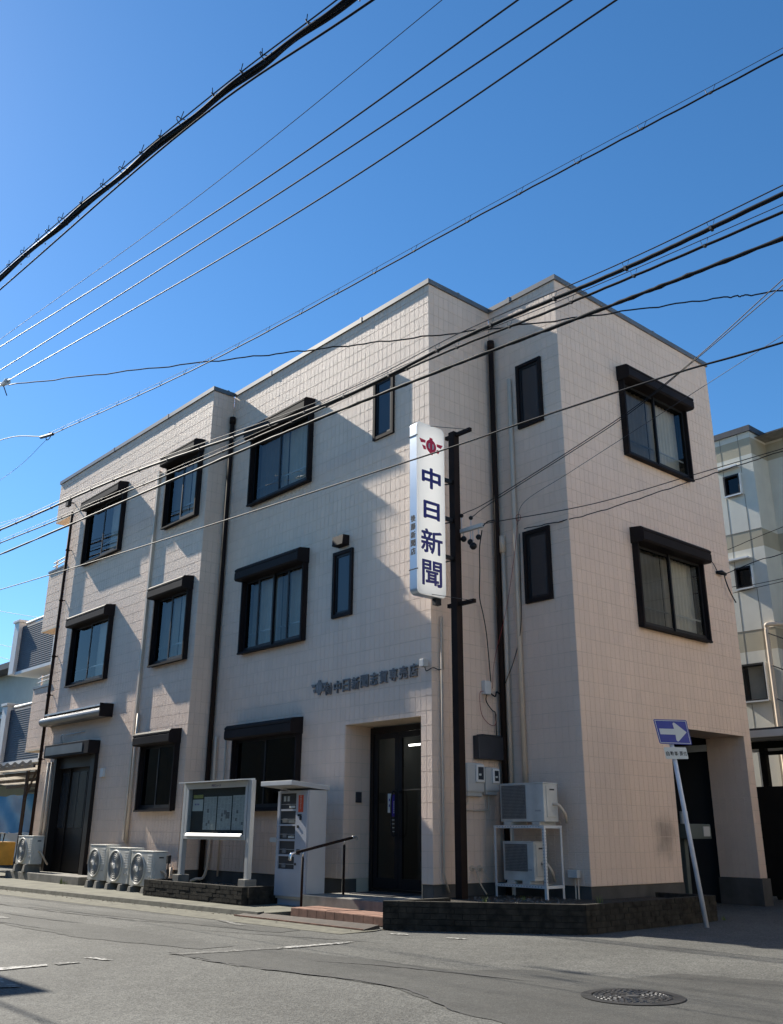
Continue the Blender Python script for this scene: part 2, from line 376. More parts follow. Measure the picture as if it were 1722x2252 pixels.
# cracks
def crack(pts, w=0.018):
    P = smooth_path([(x, y, 0) for x, y in pts], 14); mb = MB(); L = []; R = []
    for i, q in enumerate(P):
        d = (P[min(i+1, len(P)-1)]-P[max(i-1, 0)]).normalized(); nrm = Vector((-d.y, d.x, 0)); ww = w*random.uniform(0.3, 1.2)*(0.25+math.sin(math.pi*i/(len(P)-1)))
        o = nrm*random.uniform(-.015, .015); L.append(q+nrm*ww+o); R.append(q-nrm*ww+o)
    for i in range(len(P)-1): mb.poly([(L[i].x, L[i].y, .009), (L[i+1].x, L[i+1].y, .009), (R[i+1].x, R[i+1].y, .009), (R[i].x, R[i].y, .009)])
    return struct(mb.build('road_crack', 'asphalt_dark'))
crack([(-10, -5.7), (-4, -5.2), (-1.2, -4.95)]); crack([(-9, -4.1), (-5, -3.9), (-2.5, -3.6), (-1, -3.2)]); crack([(-5, -4.6), (-3, -4.45), (-2.2, -4.3)])
crack([(2.7, -4.2), (3.4, -3.9), (4.2, -3.7), (4.9, -3.55)], .024); crack([(-0.6, -3.55), (0.8, -3.05), (1.9, -2.65)]); crack([(-13, -3.5), (-7, -3.08), (-1.9, -2.72)], .014)
crack([(1.2, -4.98), (2.4, -4.98), (4.3, -4.66), (5.5, -5.08)], .02)
# worn white paint
def mark(pts, m='road_paint'): return sheet('road_marking', blob(pts, 9, .012), 0.008, m)
mark([(1.36, -5.05), (1.52, -5.0), (1.72, -3.85), (1.58, -3.82)], 'road_paint_worn')
mark([(1.58, -3.80), (1.73, -3.82), (1.72, -3.05), (1.64, -2.85)])
mark([(1.38, -6.85), (1.54, -6.85), (1.50, -6.35), (1.38, -6.3)]); mark([(1.36, -6.24), (1.5, -6.24), (1.46, -6.0), (1.4, -6.0)], 'road_paint_worn')
mark([(1.12, -5.85), (1.42, -5.78), (1.50, -5.70), (1.22, -5.74)]); mark([(-1.6, -2.66), (-0.75, -2.84), (-0.7, -2.74), (-1.5, -2.58)], 'road_paint_worn')
mark([(-4.4, -4.95), (-3.6, -5.0), (-3.5, -4.8), (-4.3, -4.75)], 'road_paint_worn'); mark([(1.95, -7.05), (2.5, -7.15), (2.55, -7.0), (2.0, -6.95)], 'road_paint_worn')
mark([(2.0, -1.75), (2.25, -1.66), (2.25, -1.6), (2.0, -1.68)]); mark([(1.2, -1.95), (1.32, -1.98), (1.5, -1.85), (1.4, -1.8)], 'road_paint')
# kerb with gutter along the front street (turned a little against the facade)
def kl(x): return -1.885+0.0635*(x-0.15)                     # kerb line
XS = [-90, -40, -12, -8, -4, -1.6, 0.9]
g = MB()
for a, b in zip(XS, XS[1:]): g.poly([(a, kl(a)-.62, .004), (b, kl(b)-.62, .004), (b, kl(b), .012), (a, kl(a), .012)])
struct(g.build('gutter', 'gutter_conc'))
k = MB()
for a, b in zip(XS[:-1], XS[1:-1]+[-1.6]):
    if a >= b: continue
    k.hexa([(a, kl(a), -.05), (b, kl(b), -.05), (b, kl(b)+.14, -.05), (a, kl(a)+.14, -.05)], [(a, kl(a)+.03, .075), (b, kl(b)+.03, .075), (b, kl(b)+.14, .08), (a, kl(a)+.14, .08)])
struct(k.build('kerb', 'kerb_conc'))
l = MB()
for a, b in zip(XS[:-2], XS[1:-1]): l.hexa([(a, kl(a)+.142, -.05), (b, kl(b)+.142, -.05), (b, 0.3, -.05), (a, 0.3, -.05)], [(a, kl(a)+.142, .06), (b, kl(b)+.142, .06), (b, .3, .07), (a, .3, .07)])
struct(l.build('pavement', 'lot_conc'))
# small steel ramp plate in the gutter below the step
rp = MB(); rp.hexa([(-1.95, -2.12, .013), (.80, -1.99, .013), (.78, -1.70, .013), (-1.9, -1.88, .013)], [(-1.95, -2.12, .022), (.80, -1.99, .022), (.78, -1.72, .06), (-1.9, -1.90, .06)])
struct(rp.build('ramp_plate', 'rust_steel'))
tag(MB().hexa([(-1.95, -2.14, .013), (.80, -2.01, .013), (.80, -1.995, .013), (-1.95, -2.125, .013)], [(-1.95, -2.14, .03), (.80, -2.01, .03), (.80, -1.995, .03), (-1.95, -2.125, .03)]).build('ramp_edge_strip', 'terracotta'), 'rusty edge strip of the ramp in the gutter below the brick step', 'ramp')

# ------------------------------------------------------------------ the shop building
BLD = thing('shop_building', 'three storey beige tiled corner building with dark window hoods', 'building')
Z0, ZT = 0.45, 10.61
CH, CW = 0.2275, 0.12625
GAP_H, GAP_V, DEP = 0.0075, 0.005, 0.005
XF = -13.75
HOLES = {k: [] for k in 'ABCDEF'}
STD = []            # standard tiles: (T-kind, plane, u0, w0)
ODD = MB()
def std_tile_mesh():
    b = MB(); w, h, d, c = CW-GAP_V, CH-GAP_H, DEP, 0.0022
    o = [(0, 0, 0), (w, 0, 0), (w, 0, h), (0, 0, h)]; i = [(c, -d, c), (w-c, -d, c), (w-c, -d, h-c), (c, -d, h-c)]
    return o, i
def add_tile(mb, u0, u1, w0, w1, T, d=DEP, c=0.0022):
    if u1-u0 < 0.006 or w1-w0 < 0.006: return
    i0 = len(mb.v)
    for q in ((u0, -d, w0), (u1, -d, w0), (u1, -d, w1), (u0, -d, w1)): mb.v.append(tuple(T(*q)))
    for q in ((u0+c, 0, w0+c), (u1-c, 0, w0+c), (u1-c, 0, w1-c), (u0+c, 0, w1-c)): mb.v.append(tuple(T(*q)))
    for q in ((4, 5, 6, 7), (0, 1, 5, 4), (1, 2, 6, 5), (2, 3, 7, 6), (3, 0, 4, 7)): mb.f.append([i0+x for x in q])
def sub_rect(r, h):
    u0, u1, w0, w1 = r; a, b, c, d = h
    if a >= u1 or b <= u0 or c >= w1 or d <= w0: return [r]
    out = []
    if w0 < c: out.append((u0, u1, w0, c))
    if w1 > d: out.append((u0, u1, d, w1))
    m0, m1 = max(w0, c), min(w1, d)
    if u0 < a: out.append((u0, a, m0, m1))
    if u1 > b: out.append((b, u1, m0, m1))
    return out
def wall_quads(name, u0, u1, w0, w1, holes, T, v=-DEP, m='joint'):
    us = sorted({u0, u1, *[x for h in holes for x in h[:2] if u0 < x < u1]}); ws = sorted({w0, w1, *[x for h in holes for x in h[2:] if w0 < x < w1]})
    mb = MB(T)
    for a, b in zip(us, us[1:]):
        for c, d in zip(ws, ws[1:]):
            uc, wc = (a+b)/2, (c+d)/2
            if any(h[0] < uc < h[1] and h[2] < wc < h[3] for h in holes): continue
            mb.poly([(a, v, c), (b, v, c), (b, v, d), (a, v, d)])
    return mb.build(name, m, BLD)
def tile_face(u0, u1, w0, w1, holes, kind, plane, anchor):
    T = TY(plane) if kind == 'Y' else TX(plane)
    n0 = math.floor((u0-anchor)/CW)-1; n1 = math.ceil((u1-anchor)/CW)+1
    k0 = math.floor((w0-Z0)/CH); k1 = math.ceil((w1-Z0)/CH)
    for k in range(k0, k1):
        for n in range(n0, n1):
            a, b = anchor+n*CW+GAP_V/2, anchor+(n+1)*CW-GAP_V/2; c, d = Z0+k*CH+GAP_H/2, Z0+(k+1)*CH-GAP_H/2
            r = (max(a, u0), min(b, u1), max(c, w0), min(d, w1))
            if r[1] <= r[0] or r[3] <= r[2]: continue
            rs = [r]
            for h in holes: rs = [q for x in rs for q in sub_rect(x, h)]
            for q in rs:
                if abs(q[1]-q[0]-(CW-GAP_V)) < 1e-4 and abs(q[3]-q[2]-(CH-GAP_H)) < 1e-4: STD.append((kind, plane, q[0], q[2]))
                else: add_tile(ODD, *q, T)
# windows ------------------------------------------------
def pocket(T, u0, u1, w0, w1, depth, name, parent, m='dark_room'):
    b = MB(T); v0, v1 = -DEP, -depth
    b.poly([(u0, v1, w0), (u1, v1, w0), (u1, v1, w1), (u0, v1, w1)])
    for (a, c) in (((u0, w0), (u1, w0)), ((u1, w0), (u1, w1)), ((u1, w1), (u0, w1)), ((u0, w1), (u0, w0))):
        b.poly([(a[0], v0, a[1]), (c[0], v0, c[1]), (c[0], v1, c[1]), (a[0], v1, a[1])])
    return b.build(name, m, parent)
def curtain_mesh(T, u0, u1, w0, w1, v, amp, wl, ph=0):
    b = MB(T); n = max(8, int((u1-u0)/wl*8)); top = []; bot = []
    for i in range(n+1):
        u = u0+(u1-u0)*i/n; a = amp*math.sin(2*math.pi*u/wl+ph+0.7*math.sin(u*5))
        top.append(b.p(u, v+a*0.6, w1)); bot.append(b.p(u, v+a, w0))
    for i in range(n): b.f.append([bot[i], bot[i+1], top[i+1], top[i]])
    return b
def sliding_window(fid, T, u0, u1, w0, w1, hood=True, curtain='both', dark=False, hood_h=0.30, panes=2, sillt=0.05, lab=None):
    HOLES[fid].append((u0+.03, u1-.03, w0+.03, w1-.0))
    fr = 0.055; pr = 0.075
    b = MB(T)
    b.box(u0, u0+fr, -.10, pr, w0, w1); b.box(u1-fr, u1, -.10, pr, w0, w1)
    b.box(u0+fr, u1-fr, -.10, pr-.003, w0, w0+fr); b.box(u0+fr, u1-fr, -.10, pr-.003, w1-fr, w1)
    win = b.build('window', 'dark_metal', BLD)
    MB(T).box(u0-.01, u1+.01, pr-.002, pr+.05, w0-.012, w0+.022).build('sill', 'dark_metal', win)
    iu0, iu1, iw0, iw1 = u0+fr, u1-fr, w0+fr, w1-fr
    mid = (iu0+iu1)/2
    for k in range(panes):
        a = iu0+(iu1-iu0)*k/panes-(.02 if k else 0); c = iu0+(iu1-iu0)*(k+1)/panes+(.02 if k < panes-1 else 0)
        v = 0.012 if k % 2 == 0 else 0.042; s = .042; t = .012
        q = MB(T)
        q.box(a, a+s, v-t, v+t, iw0, iw1); q.box(c-s, c, v-t, v+t, iw0, iw1); q.box(a+s, c-s, v-t, v+t, iw0, iw0+s+.02); q.box(a+s, c-s, v-t, v+t, iw1-s, iw1)
        q.build('sash', 'black_sash', win)
        MB(T).poly([(a+s-.004, v, iw0+s+.01), (c-s+.004, v, iw0+s+.01), (c-s+.004, v, iw1-s+.004), (a+s-.004, v, iw1-s+.004)]).build('pane', 'dark_glass' if dark else ('screen_glass' if k % 2 == 0 else 'glass'), win)
        if not dark:
            # lower rail seen through the glass (inside guard bar)
            MB(T).box(a+s, c-s, v-.075, v-.06, iw0+.33, iw0+.355).build('guard_bar', 'alu', win)
    if curtain:
        if curtain in ('both', 'left'): curtain_mesh(T, u0+.03, mid-.02 if curtain == 'left' else mid+.0, w0+.03, w1-.03, -.16, .022, .13, u0).build('curtain', 'curtain', win, smooth=True)
        if curtain in ('both', 'right'): curtain_mesh(T, mid+.03, u1-.03, w0+.03, w1-.03, -.16, .022, .12, u1).build('curtain', 'curtain', win, smooth=True)
    pocket(T, u0+.03, u1-.03, w0+.03, w1, .55, 'room_recess', win)
    if hood:
        h0, h1, pv = w1-.05, w1-.05+hood_h, .285
        hb = MB(T)
        prof = [(0.0, h0), (pv-.03, h0), (pv, h0+.03), (pv, h0+.165), (pv-.012, h0+.172), (pv-.012, h0+.185), (pv, h0+.192), (pv, h1-.075), (pv-.05, h1-.03), (0.0, h1)]
        i = [hb.p(u0-.03, *q) for q in prof]; j = [hb.p(u1+.02, *q) for q in prof]; n = len(prof)
        hb.f.append(i[::-1]); hb.f.append(j)
        for q in range(n): hb.f.append([i[q], i[(q+1) % n], j[(q+1) % n], j[q]])
        hd = hb.build('shutter_hood', 'dark_metal', win)
        MB(T).box(u0-.042, u0-.0305, 0.0, pv-.012, h0+.005, h1-.045).box(u1+.0205, u1+.032, 0.0, pv-.012, h0+.005, h1-.045).build('end_cap', 'dark_metal', hd) if False else None
        for ua in (u0+.005, u1-.045): MB(T).box(ua, ua+.04, pr-.001, pr+.045, w0+.02, h0).build('shutter_track', 'dark_metal', win)
    return win
def slit_window(fid, T, u0, u1, w0, w1):
    HOLES[fid].append((u0+.02, u1-.02, w0+.02, w1-.02))
    fr = .06; b = MB(T)
    b.box(u0, u0+fr, -.05, .05, w0, w1); b.box(u1-fr, u1, -.05, .05, w0, w1); b.box(u0+fr, u1-fr, -.05, .047, w0, w0+fr); b.box(u0+fr, u1-fr, -.05, .047, w1-fr, w1)
    win = b.build('window', 'dark_metal', BLD)
    s = MB(T); a, c, d, e = u0+fr, u1-fr, w0+fr, w1-fr; q = .045
    s.box(a, a+q, -.02, .02, d, e); s.box(c-q, c, -.02, .02, d, e); s.box(a+q, c-q, -.02, .018, d, d+q); s.box(a+q, c-q, -.02, .018, e-q, e)
    s.build('sash', 'black_sash', win)
    MB(T).box(a+q-.003, c-q+.003, -.006, .002, d+q-.003, e-q+.003).build('pane', 'frosted', win)
    pocket(T, u0+.02, u1-.02, w0+.02, w1-.02, .2, 'room_recess', win)
    return win
# storeys: sill / hood line
TA, TF, TC, TD, TB, TE = TY(0.0), TY(-0.552), TY(1.6), TX(1.6255), TX(0.0), TX(-6.5)
for (w0, w1) in ((4.51, 6.05), (7.67, 9.22)):
    sliding_window('A', TA, -5.52, -3.37, w0, w1, panes=2 if w0 > 7 else 4)
    sliding_window('F', TF, -12.60, -10.45, w0, w1, curtain='right')
    sliding_window('F', TF, -8.25, -6.75, w0, w1)
sliding_window('D', TD, 3.35, 5.50, 4.49, 6.02, curtain='both')
sliding_window('D', TD, 3.35, 5.50, 7.66, 9.20, curtain='both')
sliding_window('A', TA, -5.52, -3.37, 1.52, 2.87, dark=True, curtain=None)
sliding_window('F', TF, -8.25, -6.75, 1.53, 2.87, dark=True, curtain=None)
slit_window('A', TA, -1.47, -0.91, 7.93, 9.15); slit_window('A', TA, -2.56, -2.00, 4.78, 6.01)
slit_window('C', TC, 0.66, 1.23, 7.95, 9.20); slit_window('C', TC, 0.66, 1.23, 4.77, 6.02)
# openings: entrance, shuttered door, garage
HOLES['A'].append((-2.13, -0.25, Z0, 2.88))
HOLES['F'].append((-12.78, -10.52, Z0, 2.86))
HOLES['D'].append((4.0, 6.44, Z0, 2.88))
# wall sheets
wA = wall_quads('wall', -6.5, 0, Z0, ZT, HOLES['A'], TA); wF = wall_quads('wall', XF, -6.5, Z0, ZT, HOLES['F'], TF)
wB = wall_quads('wall', 0, 1.6, Z0, ZT, [], TB); wC = wall_quads('wall', 0, 1.6255, Z0, ZT, HOLES['C'], TC)
wD = wall_quads('wall', 1.6, 6.68, Z0, ZT, HOLES['D'], TD); wE = wall_quads('wall', -.552, 0, Z0, ZT, [], TE)
for o_, l_ in ((wA, 'street wall with the entrance'), (wF, 'projecting left bay wall'), (wD, 'side street wall with the garage opening')): o_['label'] = l_
# back, left end and roof close the volume
bk = MB(); bk.poly([(XF, -.55, Z0), (XF, 9, Z0), (XF, 9, ZT), (XF, -.55, ZT)]); bk.poly([(XF, 9, Z0), (-1, 9, Z0), (-1, 9, ZT), (XF, 9, ZT)]); bk.poly([(-1, 6.68, 0), (1.62, 6.68, 0), (1.62, 6.68, ZT), (-1, 6.68, ZT)]); bk.poly([(-1, 6.68, 0), (-1, 9, 0), (-1, 9, ZT), (-1, 6.68, ZT)])
bk.build('wall', 'siding', BLD)
rf = MB()
for (a, b, c, d) in ((XF-1.15, -6.5, -.54, 9), (-6.5, -1, 0, 9), (-1, 0, 0, 6.67), (0, 1.61, 1.6, 6.67)): rf.poly([(a, c, ZT-.25), (b, c, ZT-.25), (b, d, ZT-.25), (a, d, ZT-.25)])
rf.build('roof', 'concrete', BLD)
# tiles
G = .003
tile_face(-6.5+G, -G, Z0, ZT, HOLES['A'], 'Y', 0.0, 0.0)
tile_face(XF, -6.5-G, Z0, ZT, HOLES['F'], 'Y', -.552, -6.5)
tile_face(G, 1.6-G, Z0, ZT, [], 'X', 0.0, 0.0)
tile_face(G, 1.6255-G, Z0, ZT, HOLES['C'], 'Y', 1.6, 1.6255)
tile_face(1.6+G, 6.68, Z0, ZT, HOLES['D'], 'X', 1.6255, 1.6)
tile_face(-.552+G, -G, Z0, ZT, [], 'X', -6.5, -.552)
# balconies at the left end, flush with the bay (roof band, third and second floor)
for i, (a, b) in enumerate(((9.46, ZT), (6.30, 7.93), (3.12, 4.70))):
    tile_face(-14.93, XF-.002, a, b, [], 'Y', -.552, -6.5)
    bm_ = MB(); bm_.box(-14.93, XF-.001, -.545, 4.5, a, b-.002 if i else b)
    bal = bm_.build('balcony' if i else 'roof_band', 'siding', BLD)
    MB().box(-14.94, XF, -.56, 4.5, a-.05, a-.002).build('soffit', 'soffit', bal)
    if i:
        MB().box(-14.96, XF+.0, -.575, -.42, b, b+.055).build('coping', 'flashing', bal)
        for k in range(2): MB().tube([(-14.75, -.52, b+.16+.11*k), (-13.8, -.52, b+.2+.11*k)], .02, 8).build('rail', 'alu', bal)
        MB().box(-14.6, -14.55, -.53, -.48, b+.05, b+.34).build('rail_bracket', 'alu', bal)
# entrance alcove
tile_face(0.005, .57, Z0, 2.88, [], 'X', -2.13, 0.0)
AL = MB()
AL.poly([(-2.137, 0, .2), (-2.137, .57, .2), (-2.137, .57, 2.88), (-2.137, 0, 2.88)]); AL.poly([(-.25, 0, .2), (-.25, .57, .2), (-.25, .57, 2.88), (-.25, 0, 2.88)])
AL.poly([(-2.137, -.0, 2.88), (-.25, -.0, 2.88), (-.25, .57, 2.88), (-2.137, .57, 2.88)])
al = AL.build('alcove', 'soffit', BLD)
tile_face(-2.13, -2.09, Z0, 2.88, [], 'Y', .562, 0); tile_face(-.68, -.25, Z0, 2.88, [], 'Y', .562, 0)
# garage interior
GA = MB()
GA.poly([(1.6, 4.0, 0), (-3, 4.0, 0), (-3, 4.0, 2.95), (1.6, 4.0, 2.95)]); GA.poly([(-3, 4, 0), (-3, 6.6, 0), (-3, 6.6, 2.95), (-3, 4, 2.95)]); GA.poly([(-3, 6.6, 0), (.84, 6.6, 0), (.84, 6.6, 2.95), (-3, 6.6, 2.95)])
GA.poly([(-3, 4, 2.95), (1.6, 4, 2.95), (1.6, 6.6, 2.95), (-3, 6.6, 2.95)])
GA.build('garage_interior', 'dark_room', BLD)
GP = MB(); GP.poly([(.84, 6.448, Z0), (1.62, 6.448, Z0), (1.62, 6.448, 2.88), (.84, 6.448, 2.88)]); GP.poly([(.84, 6.44, 2.885), (1.62, 6.44, 2.885), (1.62, 4.0, 2.885), (.84, 4.0, 2.885)])
GP.poly([(1.62, 4.0, Z0), (1.3, 4.0, Z0), (1.3, 4.0, 2.885), (1.62, 4.0, 2.885)])
GP.build('garage_pillar', 'siding', BLD)
tile_face(.84, 1.62, Z0, 2.88, [], 'Y', 6.441, 1.62)
# individual tiles: the 300 that stand nearest to the camera; the rest as one mesh
CAMP = Vector((10.7097, -10.3261, 1.1844))
def ctr(t): return Vector((t[2]+.06, t[1], t[3]+.11)) if t[0] == 'Y' else Vector((t[1], t[2]+.06, t[3]+.11))
STD.sort(key=lambda t: (ctr(t)-CAMP).length)
near, rest = STD[:300], STD[300:]
tm = MB(); add_tile(tm, 0, CW-GAP_V, 0, CH-GAP_H, lambda u, v, w: (u, -v, w))
tmesh = bpy.data.meshes.new('siding_tile'); tmesh.from_pydata(tm.v, [], tm.f); tmesh.materials.append(MATS['siding'])
wmap = {('Y', 0.0): wA, ('Y', -.552): wF, ('X', 0.0): wB, ('Y', 1.6): wC, ('X', 1.6255): wD, ('X', -6.5): wE}
for (kd, pl, u0, w0) in near:
    o = bpy.data.objects.new('siding_tile', tmesh); COL.objects.link(o); o.parent = wmap.get((kd, pl), al)
    if kd == 'Y': o.location = (u0, pl, w0)
    else: o.location = (pl, u0, w0); o.rotation_euler = (0, 0, math.pi/2)
for (kd, pl, u0, w0) in rest: add_tile(ODD, u0, u0+CW-GAP_V, w0, w0+CH-GAP_H, TY(pl) if kd == 'Y' else TX(pl))
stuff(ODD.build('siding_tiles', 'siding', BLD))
# foundation strips
for bb in ((-6.5, -2.13, .02, .3, 0, Z0-.004), (-.25, -.02, .02, 1.62, .1, Z0-.004), (XF+.02, -12.80, -.532, -.3, 0, Z0-.004), (-10.50, -6.52, -.532, 0, 0, Z0-.004), (-.02, 1.6055, 1.62, 1.9, 0, Z0-.004), (1.3, 1.6055, 1.9, 4.05, 0, Z0-.005), (.82, 1.66, 6.42, 6.72, 0, Z0-.006)):
    MB().box(*bb).build('foundation', 'foundation', BLD)
# parapet flashing with seam covers
fl = MB(); h0, h1, o_ = ZT, ZT+.095, .035
fl.box(-14.96, -6.5+o_, -.552-o_, -.40, h0, h1); fl.box(-6.65, -6.5+o_, -.398, -o_, h0, h1); fl.box(-6.5+o_, o_, -o_, .15, h0, h1); fl.box(-.12, o_, .152, 1.6-o_, h0, h1); fl.box(o_*0-.12, 1.6255+o_, 1.6-o_+.002, 1.75, h0, h1); fl.box(1.5, 1.6255+o_, 1.752, 6.71, h0, h1); fl.box(-14.965, -14.8, -.398, 4.5, h0, h1)
fls = fl.build('parapet_flashing', 'flashing', BLD)
for (x, y, ax) in ((-11.5, -.552, 'x'), (-8.6, -.552, 'x'), (-5.0, 0, 'x'), (-1.9, 0, 'x'), (0, .75, 'y'), (.55, 1.6, 'x'), (1.6255, 2.5, 'y'), (1.6255, 4.7, 'y'), (-6.5, -.2, 'y')):
    s = MB()
    if ax == 'x': s.box(x-.03, x+.03, y-o_-.004, y-o_+.02, h0-.01, h1+.012)
    else: s.box(x+o_-.02, x+o_+.004, y-.03, y+.03, h0-.01, h1+.012)
    s.build('seam_cover', 'flashing', fls)
# rain pipes and conduits
def pipe(name, pts, r, m, parent=BLD, n=10): return MB().tube(pts, r, n).build(name, m, parent, smooth=True)
pipe('downpipe', [(-6.41, -.07, 9.93), (-6.41, -.07, .25)], .05, 'dark_pipe'); MB().tube([(-6.41, -.07, 9.90), (-6.41, -.07, 10.05)], .068, 12).build('downpipe_head', 'dark_pipe', BLD, smooth=True)
pipe('downpipe', [(0.11, 1.52, 9.80), (0.11, 1.52, .25)], .05, 'dark_pipe'); MB().tube([(0.11, 1.52, 9.76), (.11, 1.52, 9.93)], .068, 12).build('downpipe_head', 'dark_pipe', BLD, smooth=True)
dp = pipe('downpipe', [(-13.62, -.64, 9.42), (-13.62, -.64, .15)], .042, 'dark_pipe')
for zz in (8.3, 6.9, 5.4, 4.4, 2.8): MB().tube([(-13.62, -.64, zz), (-13.62, -.64, zz+.05)], .055, 10).build('pipe_bracket', 'dark_pipe', dp, smooth=True); MB().tube([(-13.62, -.64, zz+.02), (-13.55, -.552, zz+.02)], .012, 6).build('pipe_bracket', 'dark_pipe', dp)
pipe('conduit', [(.50, 1.55, 9.0), (.50, 1.55, 1.4)], .042, 'beige_pipe'); pipe('conduit', [(.21, 1.55, 6.0), (.21, 1.55, 1.4)], .036, 'beige_pipe'); MB().tube([(.21, 1.54, 5.75), (.21, 1.54, 6.05)], .052, 12).build('conduit_head', 'beige_pipe', BLD, smooth=True)
MB().box(-8.78, -8.69, -.62, -.555, 9.05, 9.25).build('conduit_head', 'beige_pipe', BLD); MB().box(-8.77, -8.70, -.615, -.556, .95, 9.05).build('conduit', 'beige_pipe', BLD)
pipe('conduit', [(-8.60, -.60, 3.55), (-8.60, -.60, .9)], .03, 'beige_pipe')
pipe('conduit', [(-6.62, -.60, 0.0), (-6.62, -.60, .5)], .03, 'beige_pipe')
pipe('conduit', [(-13.12, -.60, 2.72), (-13.12, -.60, .4)], .045, 'beige_pipe'); pipe('conduit', [(-12.93, -.60, 2.72), (-12.93, -.60, .4)], .035, 'beige_pipe')
pipe('conduit', smooth_path([(-6.2, -.06, 2.95), (-6.2, -.06, .6), (-6.35, -.25, .28), (-6.5, -.7, .2)], 8), .028, 'beige_pipe'); pipe('conduit', [(-5.85, -.04, 2.95), (-5.85, -.04, .35)], .018, 'beige_pipe')
pipe('conduit', [(.03, .19, 4.45), (.03, .19, .60), (.05, .27, .34)], .016, 'beige_pipe'); pipe('conduit', [(.03, .23, 4.45), (.03, .23, 3.6)], .01, 'beige_pipe')
# bay door with shutter box, awning case, lamp
b = MB(TF); b.box(-12.95, -10.43, 0, .285, 2.80, 3.10)
sb = b.build('shutter_box', 'dark_metal', BLD, bevel=.012); MB(TF).box(-12.85, -10.75, .286, .295, 2.85, 3.05).build('front_panel', 'flashing', sb)
b = MB(TF); b.box(-12.80, -12.66, -.15, .06, .22, 2.80); b.box(-10.66, -10.45, -.15, .09, .22, 2.80); b.box(-12.66, -10.66, -.14, -.02, 2.55, 2.80)
dr = b.build('side_door', 'door_brown', BLD)
for k in range(4):
    x0 = -12.66+k*.5; q = MB(TF); q.box(x0+.004, x0+.496, -.155-.03*(k % 2), -.125-.03*(k % 2), .24, 2.55); pn = q.build('door_panel', 'door_brown', dr)
    MB(TF).box(x0+.07, x0+.43, -.124-.03*(k % 2), -.120-.03*(k % 2), 1.2, 2.45).build('pane', 'frosted', pn)
pocket(TF, -12.78, -10.52, .2, 2.86, .6, 'room_recess', dr)
aw = MB(TF).prism([(0.02+.20+.10*math.cos(t), 3.70+.10*math.sin(t)) for t in [math.pi*(-.5+k/8) for k in range(9)]]+[(.0, 3.86), (0, 3.60)], 'x', -13.45, -9.98).build('awning_case', 'flashing', BLD, smooth=False)
MB(TF).box(-9.979, -9.955, 0, .33, 3.585, 3.885).build('end_cap', 'dark_metal', aw); MB(TF).box(-13.46, -9.98, .0, .19, 3.861, 3.90).build('awning_cover', 'alu', aw)
MB(TF).box(-10.17, -10.02, 0, .06, 2.28, 2.46).build('wall_lamp', 'light_trim', BLD)
pipe('lamp_arm', smooth_path([(-12.55, -.56, 3.15), (-12.45, -.66, 3.30), (-12.3, -.68, 3.34)], 6), .014, 'light_trim'); pipe('lamp_arm', [(-12.3, -.6, 3.34), (-11.3, -.58, 3.36)], .01, 'light_trim')
# vent hood over the second floor slit window
b = MB(TA); b.prism([(-2.46, 6.09), (-2.15, 6.09), (-2.15, 6.27), (-2.46, 6.27)], 'y', 0.0, .16) if False else b.hexa([(-2.44, 0, 6.09), (-2.14, 0, 6.09), (-2.14, .17, 6.09), (-2.44, .17, 6.09)], [(-2.44, 0, 6.28), (-2.14, 0, 6.28), (-2.14, .15, 6.27), (-2.44, .15, 6.27)])
b.build('vent_hood', 'dark_metal', BLD)
# entrance door
TDR = TY(.57)
b = MB(TDR); b.box(-2.09, -2.01, -.05, .04, .27, 2.86); b.box(-.76, -.68, -.05, .04, .27, 2.86); b.box(-2.01, -.76, -.05, .038, 2.76, 2.86); b.box(-2.01, -.76, -.05, .038, .27, .30)
ed = b.build('entrance_door', 'door_brown', BLD)
for (a, c) in ((-2.005, -1.392), (-1.384, -.765)):
    s = .085; q = MB(TDR); q.box(a, a+s, -.02, .02, .31, 2.755); q.box(c-s, c, -.02, .02, .31, 2.755); q.box(a+s, c-s, -.02, .018, .31, .47); q.box(a+s, c-s, -.02, .018, 2.66, 2.755)
    lf = q.build('door_leaf', 'black_sash', ed)
    MB(TDR).poly([(a+s-.004, .0, .466), (c-s+.004, .0, .466), (c-s+.004, .0, 2.664), (a+s-.004, .0, 2.664)]).build('pane', 'screen_glass', lf)
    hx = c-.05 if a < -1.7 else a+.05; sg = -1 if a < -1.7 else 1
    MB(TDR).tube(smooth_path([(hx, .02, 1.78), (hx+.02*sg, .07, 1.80), (hx+.05*sg, .08, 1.65), (hx+.05*sg, .08, 1.38), (hx+.03*sg, .07, 1.13), (hx, .02, 1.12)], 6), .014, 8).build('handle', 'black_sash', lf, smooth=True)
MB(TDR).box(-1.66, -1.57, .006, .009, 1.47, 1.77).build('sticker', 'paper', ed); MB(TDR).box(-1.555, -1.49, .006, .010, 1.41, 1.75).build('sticker', 'sticker_blue', ed)
for k in range(6): MB(TDR).box(-1.512, -1.497, .0105, .0115, 1.46+.033*k, 1.484+.033*k).build('sticker_print', 'paper', ed)
for k in range(5): MB(TDR).box(-1.55, -1.495, .006, .008, 1.11+.06*k, 1.122+.06*k).build('sticker_print', 'paper', ed)
for k in range(2): MB(TDR).box(-1.63, -1.605, .0095, .0105, 1.56+.09*k, 1.60+.09*k).build('sticker_print', 'sticker_blue', ed)
